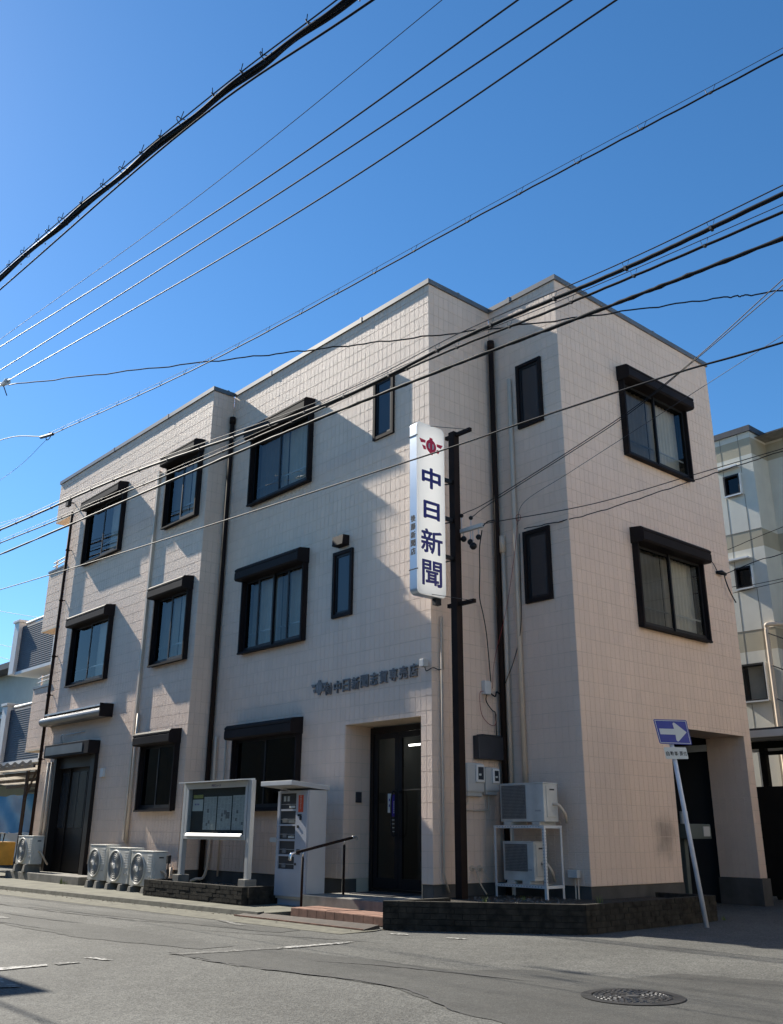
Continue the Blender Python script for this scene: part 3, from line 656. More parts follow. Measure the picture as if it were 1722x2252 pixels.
bkq = MB(); bkq.poly([(-2.1, 3.2, .25), (.0, 3.2, .25), (0.0, 3.2, 2.9), (-2.1, 3.2, 2.9)]); bkq.poly([(-2.09, .6, .26), (-.69, .6, .26), (0, 3.2, .26), (-2.1, 3.2, .26)]); bkq.poly([(-2.09, .6, 2.88), (-.69, .6, 2.88), (0, 3.2, 2.88), (-2.1, 3.2, 2.88)]); bkq.poly([(-2.1, .6, .25), (-2.1, 3.2, .25), (-2.1, 3.2, 2.9), (-2.1, .6, 2.9)]); bkq.poly([(-.67, .6, .25), (0, 3.2, .25), (0, 3.2, 2.9), (-.67, .6, 2.9)])
bkq.build('room_recess', 'dim_room', ed)
for (xa, xb, yy, zz) in ((-1.95, -1.45, 1.3, 2.60), (-1.6, -.6, 2.4, 2.35)): MB().box(xa, xb, yy, yy+.03, zz, zz+.03).build('ceiling_tube', 'tube_lit', ed)
MB(TX(-2.13)).box(.25, .36, .0, .035, 1.63, 1.80).build('intercom', 'box_dark', BLD, bevel=.005)
# raised lettering over the entrance
def emblem(T, s, d, m, name, parent, slots=None, dark=None):
    b = MB(T); n = 28
    def flat(pts, d0, d1):
        i = [b.p(x*s, d0, z*s) for x, z in pts]; j = [b.p(x*s, d1, z*s) for x, z in pts]; k = len(pts)
        b.f.append(i[::-1]); b.f.append(j)
        for q in range(k): b.f.append([i[q], i[(q+1) % k], j[(q+1) % k], j[q]])
    flat([(.115*math.cos(2*math.pi*k/n), .118*math.sin(2*math.pi*k/n)) for k in range(n)], 0, d)
    flat([(-.036, .10), (.036, .10), (.034, .148), (-.034, .148)], 0, d*.98); flat([(-.034, -.148), (.034, -.148), (.036, -.10), (-.036, -.10)], 0, d*.98)
    for sg in (1, -1):
        flat([(sg*.125, .076), (sg*.265, .084), (sg*.225, .016), (sg*.13, .030)], 0, d)
        flat([(sg*.13, -.026), (sg*.205, -.020), (sg*.165, -.092), (sg*.11, -.082)], 0, d)
    e = b.build(name, m, parent)
    if slots:
        for sg in (1, -1):
            q = MB(T); pts = [(sg*.028, -.052), (sg*.028, .052), (sg*.055, .04), (sg*.066, 0), (sg*.055, -.04)]
            i = [q.p(x*s, d, z*s) for x, z in pts]; j = [q.p(x*s, d+.0025, z*s) for x, z in pts]; q.f.append(i[::-1]); q.f.append(j)
            for k in range(5): q.f.append([i[k], i[(k+1) % 5], j[(k+1) % 5], j[k]])
            q.build('emblem_slot', slots, e)
    return e
em = emblem(lambda u, v, w: (-2.88+u, -v, 3.585+w), .88, .03, 'letter_metal', 'wall_emblem', BLD, 'letter_light')
for k, ch in enumerate('㈲中日新聞志賀専売店'):
    xc = -2.60+.245*k+(.0 if k else -.01)
    bold_obj('wall_letter', ch, lambda u, v, w, xc=xc, k=k: (xc+u, -v, 3.535+.0085*k+w), .195 if k else .17, .21, .03, 'letter_metal', BLD, .004 if k else .001)
# concrete landing, brick step
pl = MB(); pl.box(-2.0, .72, -.92, .56, .0, .255); pl.build('landing', 'concrete', BLD, bevel=.01)
MB().box(-1.75, -.75, -.15, .45, .256, .268).build('door_mat', 'mat_dark', BLD)
st = MB(); st.box(-1.53, .75, -1.42, -.92, .0, .108); step = st.build('entrance_step', 'mortar', BLD)
nx = 11; wdt = (2.28)/nx
for i in range(nx):
    x0 = -1.53+i*wdt
    MB().box(x0+.004, x0+wdt-.004, -1.435, -1.415, .008, .118).build('step_brick', 'terracotta', step, bevel=.004)
    for j in range(2): MB().box(x0+.004, x0+wdt-.004, -1.412+.245*j+.002, -1.412+.245*(j+1)-.004, .104, .122+random.uniform(-.002, .002)).build('step_brick', 'terracotta', step, bevel=.004)
# porch of the bay
po = MB(); po.box(-13.65, -9.55, -1.12, -.53, .0, .225); po.build('porch', 'concrete', BLD, bevel=.012)

# ------------------------------------------------------------------ planters
def brick_wall(parent, a, b, z0, z1, th=.11, flip=False, L=.205, H=None, mesh_cache={}):
    """courses of brick from a to b (xy), wall body to the left of the direction"""
    a, b = Vector((*a, 0)), Vector((*b, 0)); d = b-a; ln = d.length; d.normalize(); ang = math.atan2(d.y, d.x)
    nc = 5; h = (z1-z0)/nc
    core = MB(lambda u, v, w: tuple(a+d*u+Vector((-d.y, d.x, 0))*v+Vector((0, 0, w))))
    core.box(0.005, ln-.005, .008, th-.008, z0, z1-.006); core.build('mortar_core', 'mortar', parent)
    org = ORG.get(parent.name, Vector((0, 0, 0)))
    for c in range(nc):
        u = 0.0; first = (c % 2 == 1)
        while u < ln-.01:
            l = L/2 if first else L; first = False; l = min(l, ln-u)
            if ln-u-l < .05: l = ln-u
            key = (round(l, 3), round(h, 4), th)
            if key not in mesh_cache:
                mb = MB(); mb.box(.004, l-.004, 0, th, .004, h-.003)
                me = bpy.data.meshes.new('brick'); me.from_pydata(mb.v, [], mb.f); bm = bmesh.new(); bm.from_mesh(me); bmesh.ops.recalc_face_normals(bm, faces=bm.faces); bm.to_mesh(me); bm.free(); me.materials.append(MATS['brick_dark']); mesh_cache[key] = me
            o = bpy.data.objects.new('brick', mesh_cache[key]); COL.objects.link(o); o.parent = parent
            q = a+d*u-Vector((-d.y, d.x, 0))*random.uniform(0, .006)+Vector((0, 0, z0+c*h)); o.location = q-org; o.rotation_euler = (0, 0, ang)
            u += l
PL = thing('brick_planter', 'low dark brick planter below the notice board', 'planter', (-4.4, -.8, 0))
brick_wall(PL, (-6.0, -1.48), (-2.9, -1.40), .02, .335); brick_wall(PL, (-2.9, -1.28), (-2.9, -.05), .02, .335); brick_wall(PL, (-6.0, -.6), (-6.0, -1.37), .02, .335)
MB().hexa([(-5.9, -1.37, .05), (-3.01, -1.3, .05), (-3.01, .02, .05), (-5.9, .02, .05)], [(-5.9, -1.37, .25), (-3.01, -1.3, .25), (-3.01, .02, .25), (-5.9, .02, .25)]).build('soil', 'soil', PL)
PR = thing('brick_planter', 'long dark brick planter wrapping the corner under the tall sign', 'planter', (2.0, .3, 0))
brick_wall(PR, (.80, -1.68), (2.78, -.06), .0, .345); brick_wall(PR, (2.78, -.06), (2.70, 3.1), .0, .345); brick_wall(PR, (.80, -.55), (.80, -1.60), .0, .345); brick_wall(PR, (2.70, 3.1), (1.75, 3.1), .0, .345)
sl = MB(); P_ = [(.92, -1.5), (2.66, -.02), (2.59, 2.99), (1.63, 2.99), (1.63, 1.65), (.0, 1.62), (.0, .02), (.0, -.53), (.92, -.53)]
sl.prism(P_, 'z', .05, .275); sl.build('soil', 'soil', PR)
# gravel and weeds in the planters
gv = MB()
for (x0, x1, y0, y1, zz, n) in ((-5.8, -3.1, -1.25, -.1, .25, 260), (.15, 1.5, .1, 1.5, .275, 120), (1.0, 2.4, -.6, .8, .275, 160)):
    for k in range(n):
        x, y, r = random.uniform(x0, x1), random.uniform(y0, y1), random.uniform(.012, .035)
        if x > .9 and y < (x-.92)*.85-1.40: continue
        i = [gv.p(x+r*math.cos(t)*random.uniform(.7, 1.2), y+r*math.sin(t)*random.uniform(.7, 1.2), zz-.004) for t in (0, 1.3, 2.6, 3.9, 5.1)]; tp = gv.p(x, y, zz+r*.7)
        for q in range(5): gv.f.append([i[q], i[(q+1) % 5], tp])
tag(stuff(gv.build('gravel', 'gravel')), 'loose grey stones scattered on the planter soil', 'gravel')
wd = MB()
def tuft(x, y, z, h, n):
    for k in range(n):
        a = random.uniform(0, 6.28); l = h*random.uniform(.5, 1); w = .006; dx, dy = math.cos(a), math.sin(a); ox, oy = random.uniform(-.03, .03), random.uniform(-.03, .03)
        wd.poly([(x+ox-dy*w, y+oy+dx*w, z), (x+ox+dy*w, y+oy-dx*w, z), (x+ox+dx*l*.35, y+oy+dy*l*.35, z+l)])
for q in ((-10.3, -1.16, .05, .16, 26), (-10.1, -1.15, .05, .1, 12), (-5.1, -1.0, .26, .1, 12), (1.3, -.3, .28, .12, 14), (2.2, 1.0, .28, .14, 16), (1.1, .7, .28, .08, 10), (2.68, 3.3, .0, .08, 10)): tuft(*q)
tag(stuff(wd.build('weeds', 'weed')), 'small tufts of weed at the porch and in the planters', 'weeds')

# ------------------------------------------------------------------ tall projecting sign
SG = thing('projecting_sign', 'tall white projecting sign with blue characters on a dark brown pole', 'sign', (.40, .18, .275))
MB().box(.335, .465, .115, .245, .26, 7.56).build('pole', 'dark_pipe', SG, bevel=.006)
x0, x1, y0, y1, s0, s1 = .315, .50, -.765, -.14, 4.60, 7.48
def rrect(a, b, c, d, r, n=5):
    out = []
    for (cx, cy, t0) in ((b-r, d-r, 0), (a+r, d-r, 90), (a+r, c+r, 180), (b-r, c+r, 270)):
        for k in range(n+1): t = math.radians(t0+90*k/n); out.append((cx+r*math.cos(t), cy+r*math.sin(t)))
    return out
outer, inner = rrect(y0, y1, s0, s1, .085), rrect(y0+.012, y1-.012, s0+.012, s1-.012, .075)
c = MB(); A_ = [c.p(x0+.012, *q) for q in outer]; B_ = [c.p(x1-.012, *q) for q in outer]; A2 = [c.p(x0, *q) for q in inner]; B2 = [c.p(x1, *q) for q in inner]; n = len(outer)
for k in range(n):
    q = (k+1) % n; c.f += [[A_[k], A_[q], B_[q], B_[k]]]
case = c.build('sign_box', 'sign_side', SG, smooth=True)
for (xa, xb) in ((x1-.012, x1), (x0+.012, x0)):
    c = MB(); i = [c.p(xa, *q) for q in outer]; j = [c.p(xb, *q) for q in inner]
    for k in range(n): q = (k+1) % n; c.f.append([i[k], i[q], j[q], j[k]])
    c.f.append(j); c.build('sign_face', 'sign_face', case)
for zz in (4.98, 7.22): MB().box(x0-.004, x1+.002, y0-.006, y0+.012, zz, zz+.014).build('band', 'iron', case)
TS = lambda yc, zc: (lambda u, v, w: (x1+.001+v, yc+u, zc+w))
yc = (y0+y1)/2
emblem(TS(yc, 7.10), 1.0, .003, 'sign_red', 'sign_emblem', case, 'sign_face')
for ch, zc, w_, h_ in (('中', 6.535, .425, .36), ('日', 5.99, .36, .30), ('新', 5.47, .47, .40), ('聞', 4.955, .43, .41)):
    bold_obj('sign_character', ch, TS(yc, zc), w_, h_, .003, 'sign_blue', case, .009 if ch in '新聞' else .013)
TSS = lambda zc: (lambda u, v, w: (.405+u, y0-.001-v, zc+w))
for k, ch in enumerate('後藤新聞店'): bold_obj('side_character', ch, TSS(5.815-.135*k), .108, .112, .002, 'black_ink', case, .0032)
for zz, yy in ((7.50, .18), (4.58, .18)): MB().box(.22, .80, yy-.03, yy+.03, zz-.03, zz+.03).build('arm', 'dark_pipe', SG)
for zz in (6.62, 5.95, 5.30): MB().box(.37, .42, y1-.01, .13, zz, zz+.06).build('bracket', 'black_sash', SG); MB().tube([(.395, y1+.0, zz-.09), (.395, .12, zz)], .012, 6).build('brace', 'black_sash', SG)
for zz, zs in ((7.50, 7.46), (4.58, 4.63)): MB().tube([(.78, .18, zz), (.48, -.5, zs)], .005, 5).build('stay_wire', 'wire_grey', SG)
MB().box(.36, .44, -.32, -.2, 4.50, 4.60).build('cable_gland', 'iron', SG)

# ------------------------------------------------------------------ meters and boxes on the recessed wall
def meter(y, z, w, h, label):
    t = thing('electric_meter', label, 'meter', (0, y, z))
    MB().box(.005, .12, y-w/2, y+w/2, z+.12*h, z+h).build('cover', 'grey_plastic', t, bevel=.03)
    MB().hexa([(.005, y-w*.42, z), (.09, y-w*.42, z), (.09, y+w*.42, z), (.005, y+w*.42, z)], [(.005, y-w*.45, z+.25*h), (.105, y-w*.45, z+.25*h), (.105, y+w*.45, z+.25*h), (.005, y+w*.45, z+.25*h)]).build('terminal_box', 'grey_plastic', t, bevel=.012)
    MB().box(.121, .150, y-.02, y+w/2-.02, z+.42*h, z+h*.95).build('window_bezel', 'white_paint', t, bevel=.012)
    MB().box(.151, .154, y+.02, y+w/2-.05, z+.50*h, z+h*.88).build('window', 'meter_dark', t)
    MB().box(.1545, .156, y+.03, y+.085, z+.62*h, z+.68*h).build('dial_plate', 'paper', t)
meter(.83, 1.70, .38, .50, 'larger grey electric meter box next to the sign pole'); meter(1.21, 1.73, .32, .42, 'smaller grey electric meter box above the air conditioner rack')
jb = thing('junction_box', 'dark slate junction box above the two electric meters', 'junction box', (0, 1.2, 2.27))
MB().box(.0, .13, .90, 1.50, 2.27, 2.63).build('body', 'box_dark', jb, bevel=.01); MB().box(-.0, .145, .99, 1.42, 2.631, 2.65).build('lid', 'box_dark', jb)
tbx = thing('telephone_box', 'small white terminal box high on the recessed wall', 'terminal box', (0, 1.2, 3.3))
MB().box(.0, .09, 1.13, 1.27, 3.30, 3.52).build('body', 'white_paint', tbx, bevel=.01); MB().tube(smooth_path([(.05, 1.2, 3.30), (.08, 1.15, 3.2), (.07, 1.22, 3.12), (.06, 1.32, 3.05), (.05, 1.4, 3.0), (.04, 1.42, 2.65)], 6), .009, 6).build('cable', 'wire_black', tbx); MB().tube(smooth_path([(.05, 1.27, 3.34), (.09, 1.36, 3.28), (.07, 1.42, 3.36), (.06, 1.5, 3.34)], 6), .012, 6).build('cable', 'wire_black', tbx)
MB().tube(smooth_path([(.05, 1.14, 3.35), (.06, 1.03, 3.3), (.05, 1.06, 3.0), (.05, 1.2, 2.85), (.05, 1.38, 2.82), (.05, 1.42, 3.0)], 6), .005, 5).build('cable', 'red_cable', tbx)
pipe('conduit', smooth_path([(.04, 1.18, 1.74), (.04, 1.18, 1.55), (.04, 1.10, 1.50), (.04, .6, 1.50)], 6), .012, 'beige_pipe'); pipe('conduit', smooth_path([(.04, .72, 1.72), (.04, .72, 1.60), (.04, .6, 1.56)], 5), .012, 'beige_pipe')
for k, yy in enumerate((.81, .97)):
    tp = thing('wall_tap', ('wall tap with a hose near the sign pole', 'bare wall tap beside the rack')[k], 'tap', (0, yy, .6)); MB().disc((0, yy, .66), (1, 0, 0), .045, .02, 14).build('rosette', 'beige_pipe', tp); MB().tube(smooth_path([(.02, yy, .66), (.09, yy, .66), (.10, yy+.01, .60)], 5), .014, 8).build('spout', 'beige_pipe', tp, smooth=True)
    if k == 0: MB().tube(smooth_path([(.10, yy+.01, .6), (.12, yy+.06, .45), (.15, yy+.16, .30)], 6), .012, 6).build('hose', 'beige_pipe', tp, smooth=True)
ol = thing('outdoor_outlet', 'small grey weatherproof outlet on two conduits by the corner', 'outlet', (1.4, 1.6, .3)); MB(TC).box(1.29, 1.46, .02, .11, .56, .67).build('cover', 'grey_plastic', ol, bevel=.01)
for xx in (1.38, 1.43): MB().tube([(xx, 1.55, .27), (xx, 1.55, .57)], .012, 6).build('conduit', 'beige_pipe', ol)
scm = thing('wall_spotlight', 'small grey spotlight with a black lead above the raised lettering', 'spotlight', (-.05, 0, 3.6)); MB(TA).box(-.12, -.03, .04, .15, 3.62, 3.74).build('body', 'grey_plastic', scm, bevel=.01); MB().tube(smooth_path([(-.07, -.08, 3.62), (-.02, -.09, 3.55), (.05, -.02, 3.60), (.05, .1, 3.58), (.03, .18, 3.60)], 5), .008, 6).build('cable', 'wire_black', scm)

# ------------------------------------------------------------------ air conditioner units
def ac_unit(label, loc, w, h, d, style, group, rotz=0.0, feet='block'):
    t = thing('air_conditioner', label, 'air conditioner', loc, group); t.rotation_euler = (0, 0, rotz)
    def bl(mb, name, m, par=None, **kw):
        o = mb.build(name, m, None, **kw); p = par or t; me = o.data
        off = o.location.copy(); o.location = (0, 0, 0)
        for v in me.vertices: v.co += off
        o.parent = p; return o
    # local: x across, y depth (front at 0, back at d), z up
    body = bl(MB().box(0, w, 0, d, .0, h-.02), 'casing', 'ac_white', bevel=.012)
    bl(MB().box(-.006, w+.006, -.006, d+.004, h-.0195, h), 'top_cover', 'ac_white', bevel=.006)
    if style == 'round':
        cx, cz, r = w*.36, h*.48, min(h*.43, w*.345)
        bl(MB().disc((cx, -.002, cz), (0, -1, 0), r, .004, 40), 'fan_opening', 'ac_back', body)
        bl(MB().tube([(cx+r*math.cos(2*math.pi*k/40), -.012, cz+r*math.sin(2*math.pi*k/40)) for k in range(40)], .013, 6, closed=True), 'fan_ring', 'ac_white', body, smooth=True)
        gm = MB()
        for k in range(48):
            a = 2*math.pi*k/48; a2 = a+.22
            gm.tube([(cx+.2*r*math.cos(a), -.02, cz+.2*r*math.sin(a)), (cx+.97*r*math.cos(a2), -.012, cz+.97*r*math.sin(a2))], .0042, 4)
        for q in (.3, .42, .54, .66, .78, .9): gm.tube([(cx+q*r*math.cos(2*math.pi*k/30), -.018, cz+q*r*math.sin(2*math.pi*k/30)) for k in range(30)], .0036, 4, closed=True)
        bl(gm, 'fan_grille', 'ac_grille', body)
        bl(MB().disc((cx, -.012, cz), (0, -1, 0), r*.19, .018, 20), 'fan_hub', 'white_paint', body)
        fb = MB()
        for k in range(3):
            a = 2*math.pi*k/3+.5; fb.poly([(cx+.15*r*math.cos(a), -.007, cz+.15*r*math.sin(a)), (cx+.9*r*math.cos(a-.3), -.007, cz+.9*r*math.sin(a-.3)), (cx+.93*r*math.cos(a+.15), -.007, cz+.93*r*math.sin(a+.15)), (cx+.8*r*math.cos(a+.5), -.007, cz+.8*r*math.sin(a+.5))])
        bl(fb, 'fan_blades', 'ac_dark', body)
        for k in range(7): bl(MB().box(w*.76, w*.96, -.008, .0, h*.86-.045*k, h*.86-.045*k+.018), 'louvre', 'white_paint', body)
    else:
        gx1 = w*(.60 if style == 'wide' else .80); gz0 = h*(.08 if style == 'wide' else .24); gz1 = h*(.94 if style == 'wide' else .93); gx0 = w*.04 if style == 'wide' else w*.07
        bl(MB().box(gx0, gx1, -.003, .002, gz0, gz1), 'fan_opening', 'ac_dark', body)
        cx, cz, r = (gx0+gx1)/2, (gz0+gz1)/2, min(gx1-gx0, gz1-gz0)*.46
        bl(MB().tube([(cx+r*math.cos(2*math.pi*k/40), -.007, cz+r*math.sin(2*math.pi*k/40)) for k in range(40)], .006, 5, closed=True), 'fan_ring', 'ac_dark', body)
        gm = MB(); nxx = int((gx1-gx0)/.022); nzz = int((gz1-gz0)/.02)
        for k in range(nxx+1): x = gx0+(gx1-gx0)*k/nxx; gm.box(x-.0018, x+.0018, -.014, -.010, gz0, gz1)
        for k in range(nzz+1): z = gz0+(gz1-gz0)*k/nzz; gm.box(gx0, gx1, -.017, -.013, z-.0018, z+.0018)
        bl(gm, 'fan_grille', 'ac_grille', body)
    # side: valve cover, handle, rear louvres
    bl(MB().box(w+.001, w+.012, d*.18, d*.82, h*.12, h*.92), 'valve_cover', 'ac_white', body, bevel=.004); bl(MB().box(w+.013, w+.017, d*.40, d*.72, h*.80, h*.84), 'handle_recess', 'ac_dark', body)
    bl(MB().box(w*.80, w*.93, -.010 if style == 'round' else -.003, -.0005, h*.26, h*.30), 'name_plate', 'ac_grille', body)
    if feet == 'block':
        for x in (.04, w-.30):
            bl(MB().hexa([(x, -.07, -.17), (x+.16, -.07, -.17), (x+.16, d+.05, -.17), (x, d+.05, -.17)], [(x+.03, -.05, -.012), (x+.13, -.05, -.012), (x+.13, d+.03, -.012), (x+.03, d+.03, -.012)]), 'foot_block', 'concrete', bevel=.008)
            bl(MB().box(x+.04, x+.12, -.01, d+.01, -.012, .0), 'foot_rail', 'ac_grille')
    else:
        for x in (.08, w-.22): bl(MB().box(x, x+.14, -.02, d+.02, -.045, .0), 'foot_rail', 'ac_white')
    bl(MB().tube(smooth_path([(w+.012, d*.6, h*.45), (w+.09, d*.7, h*.42), (w+.13, d*.9, h*.25), (w+.10, d+.05, h*.1), (w+.05, d+.12, 0.0)], 6), .022, 8), 'refrigerant_pipe', 'beige_pipe', smooth=True)
    return t
G3 = 'outdoor units along the street wall'
ac_unit('leftmost and tallest of three air conditioners below the bay wall', (-8.97, -1.20, .21), .74, .67, .30, 'round', G3)
ac_unit('middle of three air conditioners below the bay wall', (-8.08, -1.20, .19), .88, .65, .30, 'round', G3)
ac_unit('rightmost of three air conditioners next to the brick planter', (-7.12, -1.20, .175), .86, .62, .30, 'round', G3)
ac_unit('single white air conditioner on the porch beside the dark side door', (-13.22, -1.08, .395), .90, .62, .27, 'round', G3)
RK = thing('steel_rack', 'white slotted angle steel rack holding an air conditioner', 'rack', (.75, 1.25, .275))
rx0, rx1, ry0, ry1 = .26, 1.25, 1.05, 1.46
for (x, sx) in ((rx0, 1), (rx1, -1)):
    for (y, sy) in ((ry0, 1), (ry1, -1)):
        MB().box(min(x, x+sx*.04), max(x, x+sx*.04), min(y, y+sy*.003), max(y, y+sy*.003), .27, 1.28).box(min(x, x+sx*.003), max(x, x+sx*.003), min(y+sy*.0035, y+sy*.04), max(y+sy*.0035, y+sy*.04), .27, 1.28).build('leg', 'white_paint', RK)
for z in (.42, 1.24):
    for y in (ry0-.004, ry1+.001): MB().box(rx0, rx1, y, y+.003, z, z+.04).build('rail', 'white_paint', RK)
    for x in (rx0-.004, rx1+.001): MB().box(x, x+.003, ry0, ry1, z, z+.04).build('rail', 'white_paint', RK)
    for x in (.45, .95): MB().box(x, x+.10, ry0, ry1, z+.0405, z+.0435).build('cross_bar', 'white_paint', RK)
hl = MB()
for k in range(18): z = .5+.042*k; hl.box(rx1-.025, rx1-.015, ry0-.0065, ry0-.0045, z, z+.012); hl.box(rx1+.0045, rx1+.006, ry0+.015, ry0+.025, z, z+.012)
for k in range(16): x = .33+.055*k; hl.box(x, x+.010, ry0-.0065, ry0-.0045, 1.255, 1.267); hl.box(x, x+.010, ry0-.0065, ry0-.0045, .435, .447)
stuff(hl.build('slot_holes', 'ac_dark', RK))
ac_unit('wide air conditioner standing on top of the white steel rack', (.40, 1.06, 1.33), .86, .555, .33, 'wide', 'outdoor units on the rack', feet='rail')
ac_unit('smaller air conditioner inside the white steel rack', (.40, 1.09, .51), .60, .545, .26, 'narrow', 'outdoor units on the rack', feet='rail')

# ------------------------------------------------------------------ notice board
NB = thing('notice_board', 'aluminium framed glass notice board with newspaper pages on two posts', 'notice board', (-4.5, -1.0, .3))
TN = TY(-1.0)
for x in (-5.62, -3.45): MB(TN).box(x+.005, x+.10, -.06, .03, .36, 1.99).build('post', 'alu', NB, bevel=.01); MB(TN).box(x-.05, x+.17, -.12, .10, .25, .42).build('post_footing', 'concrete', NB, bevel=.01)
q = MB(TN); q.box(-5.50, -3.46, -.06, .035, 1.88, 1.98); q.box(-5.50, -3.46, -.06, .035, 1.02, 1.10); q.box(-5.50, -5.42, -.06, .034, 1.10, 1.88); q.box(-3.53, -3.46, -.06, .034, 1.10, 1.88)
nf = q.build('frame', 'alu', NB, bevel=.006)
MB(TN).hexa([(-5.60, -.08, 1.985), (-3.42, -.08, 1.985), (-3.42, .16, 1.985), (-5.60, .16, 1.985)], [(-5.60, -.08, 2.02), (-3.42, -.08, 2.02), (-3.42, .16, 2.0), (-5.60, .16, 2.0)]).build('roof', 'light_trim', NB)
MB(TN).box(-5.43, -3.52, -.055, -.045, 1.09, 1.89).build('back_panel', 'board_green', NB)
MB(TN).poly([(-5.425, .014, 1.095), (-3.525, .014, 1.095), (-3.525, .014, 1.885), (-5.425, .014, 1.885)]).build('pane', 'clear_glass', NB)
MB(TN).hexa([(-5.40, .0355, 1.075), (-3.56, .0355, 1.075), (-3.56, .075, 1.075), (-5.40, .075, 1.075)], [(-5.40, .0355, 1.125), (-3.56, .0355, 1.125), (-3.56, .06, 1.105), (-5.40, .06, 1.105)]).build('lower_rail', 'white_paint', NB)  # white colour stands in for the sun glint on this ledge
def page(x0, x1, z0, z1, kind):
    pg = MB(TN).box(x0, x1, -.044, -.042, z0, z1).build('newspaper_page' if kind != 'memo' else 'memo_sheet', 'news' if kind != 'memo' else 'paper', NB)
    pr = MB(TN); n = int((z1-z0)/.016)
    if kind == 'memo':
        for k in range(3): pr.box(x0+.08+.06*k, x0+.11+.06*k, -.0415, -.041, z0+.10, z0+.13)
        pr.build('print', 'sticker_blue', pg); return
    cols = 4
    for c_ in range(cols):
        xa = x0+(x1-x0)*(c_+.12)/cols; xb = x0+(x1-x0)*(c_+.9)/cols
        for k in range(1, n-1):
            if random.random() < .8: z = z0+k*.016; pr.box(xa, xb-(xb-xa)*random.uniform(0, .25), -.0415, -.0412, z, z+.004)
    pr.build('print', 'print_grey', pg)
    ph = MB(TN)
    for k in range(4 if kind == 'photo' else 3):
        cx = random.uniform(x0+.08, x1-.12); cz = random.uniform(z0+.05, z1-.18); s = random.uniform(.05, .13 if kind == 'photo' else .07); ph.box(cx, min(x1-.01, cx+s), -.0409, -.0405, cz, cz+s*.9)
    ph.build('photo', 'print_grey', pg)
page(-5.38, -5.02, 1.50, 1.70, 'memo'); MB(TN).box(-5.36, -5.03, -.044, -.041, 1.72, 1.78).build('yellow_strip', 'paper_yellow', NB)
page(-4.98, -4.55, 1.18, 1.74, 'plain'); page(-4.51, -4.06, 1.18, 1.74, 'photo'); page(-4.02, -3.60, 1.18, 1.75, 'plain')
text_obj('header_text', '中日ニュース', lambda u, v, w: (-4.48+u, -1.0-.036-v, 1.925+w), .30, .045, .002, 'sign_blue', nf, bold=.01)
pb = thing('pull_box', 'small switch box on a short post at the left board post', 'switch box', (-5.72, -1.15, .3)); MB().box(-5.76, -5.69, -1.20, -1.14, .60, .74).build('body', 'iron', pb, bevel=.006); MB().tube([(-5.725, -1.17, .25), (-5.725, -1.17, .6)], .014, 6).build('post', 'rust_steel', pb)

# ------------------------------------------------------------------ newspaper vending machine
VM = thing('vending_machine', 'narrow grey newspaper vending machine with a flat roof beside the entrance', 'vending machine', (-2.43, -.6, .07))
MB().box(-2.85, -2.02, -.797, -.44, .16, 1.80).build('cabinet', 'vend_side', VM, bevel=.008)
MB().box(-2.82, -2.05, -.77, -.47, .07, .1595).build('plinth', 'vend_body', VM)
TV = TY(-.80)
q = MB(TV); q.box(-2.845, -2.78, .0, .03, .20, 1.79); q.box(-2.33, -2.025, .0, .03, .20, 1.79); q.box(-2.78, -2.33, .0, .03, .20, .60); q.box(-2.78, -2.33, .0, .03, 1.755, 1.79)
door = q.build('door', 'vend_body', VM, bevel=.004)
lev = [.60, .82, 1.05, 1.28, 1.51, 1.755]
for k in range(5):
    a, b_ = lev[k], lev[k+1]
    MB(TV).box(-2.78, -2.33, .0, .026, b_-.030, b_-.002).build('shelf_front', 'vend_body', door) if k < 4 else None
    MB(TV).box(-2.779, -2.331, .002, .006, a+.002, b_-.031 if k < 4 else b_-.002).build('compartment', 'ac_dark', door)
    MB(TV).box(-2.775, -2.335, .008, .014, a+.07, a+.076).build('shelf_bar', 'alu', door)
    MB(TV).box(-2.68, -2.58, .007, .02, a+.02, a+.085).build('newspaper_stack', 'print_grey', door) if k != 4 else [MB(TV).box(-2.70+.10*j, -2.64+.10*j, .007, .012, a+.12, a+.20).build('newspaper_stack', 'news', door) for j in range(2)]
    if k in (2, 3, 4): MB(TV).box(-2.52, -2.36, .022, .026, a+.015, a+.05).build('price_label', 'paper', door)
for z in (1.30, 1.315, 1.33, 1.345, 1.09, 1.105): MB(TV).box(-2.70 if z > 1.2 else -2.45, -2.36, .0265, .03, z, z+.008).build('chrome_strip', 'chrome', door)
st_ = MB(TV).box(-2.26, -2.13, .031, .034, 1.46, 1.72).build('red_sticker', 'vend_red', door)
for k, ch in enumerate('中日スポーツ'): text_obj('sticker_character', ch if ch != 'ー' else '｜', lambda u, v, w, k=k: (-2.20+u, -.80-.034-v, 1.70-.036*k+w), .036 if ch != 'ー' else .006, .030, .001, 'paper', st_)
MB(TV).box(-2.27, -2.17, .031, .036, 1.40, 1.43).build('coin_display', 'meter_dark', door); MB(TV).disc((-2.255, .031, 1.24), (0, 1, 0), .022, .012, 14).build('lock', 'iron', door); MB(TV).box(-2.20, -2.165, .031, .05, 1.34, 1.40).build('coin_slot', 'meter_dark', door); MB(TV).box(-2.27, -2.18, .031, .038, .82, .90).build('coin_return', 'meter_dark', door); MB(TV).disc((-2.29, .031, .68), (0, 1, 0), .02, .01, 12).build('lock', 'iron', door)
MB(TV).box(-3.0, -2.83, .0, .05, 1.0, 1.07).build('hasp_box', 'grey_plastic', VM)
MB().hexa([(-2.87, -1.17, 1.86), (-2.0, -1.17, 1.86), (-2.0, -.42, 1.80), (-2.87, -.42, 1.80)], [(-2.87, -1.17, 1.935), (-2.0, -1.17, 1.935), (-2.0, -.40, 1.87), (-2.87, -.40, 1.87)]).build('roof', 'vend_side', VM, bevel=.008)
MB().box(-2.95, -1.9, -.86, -.36, .0, .068).build('slab', 'concrete', VM)

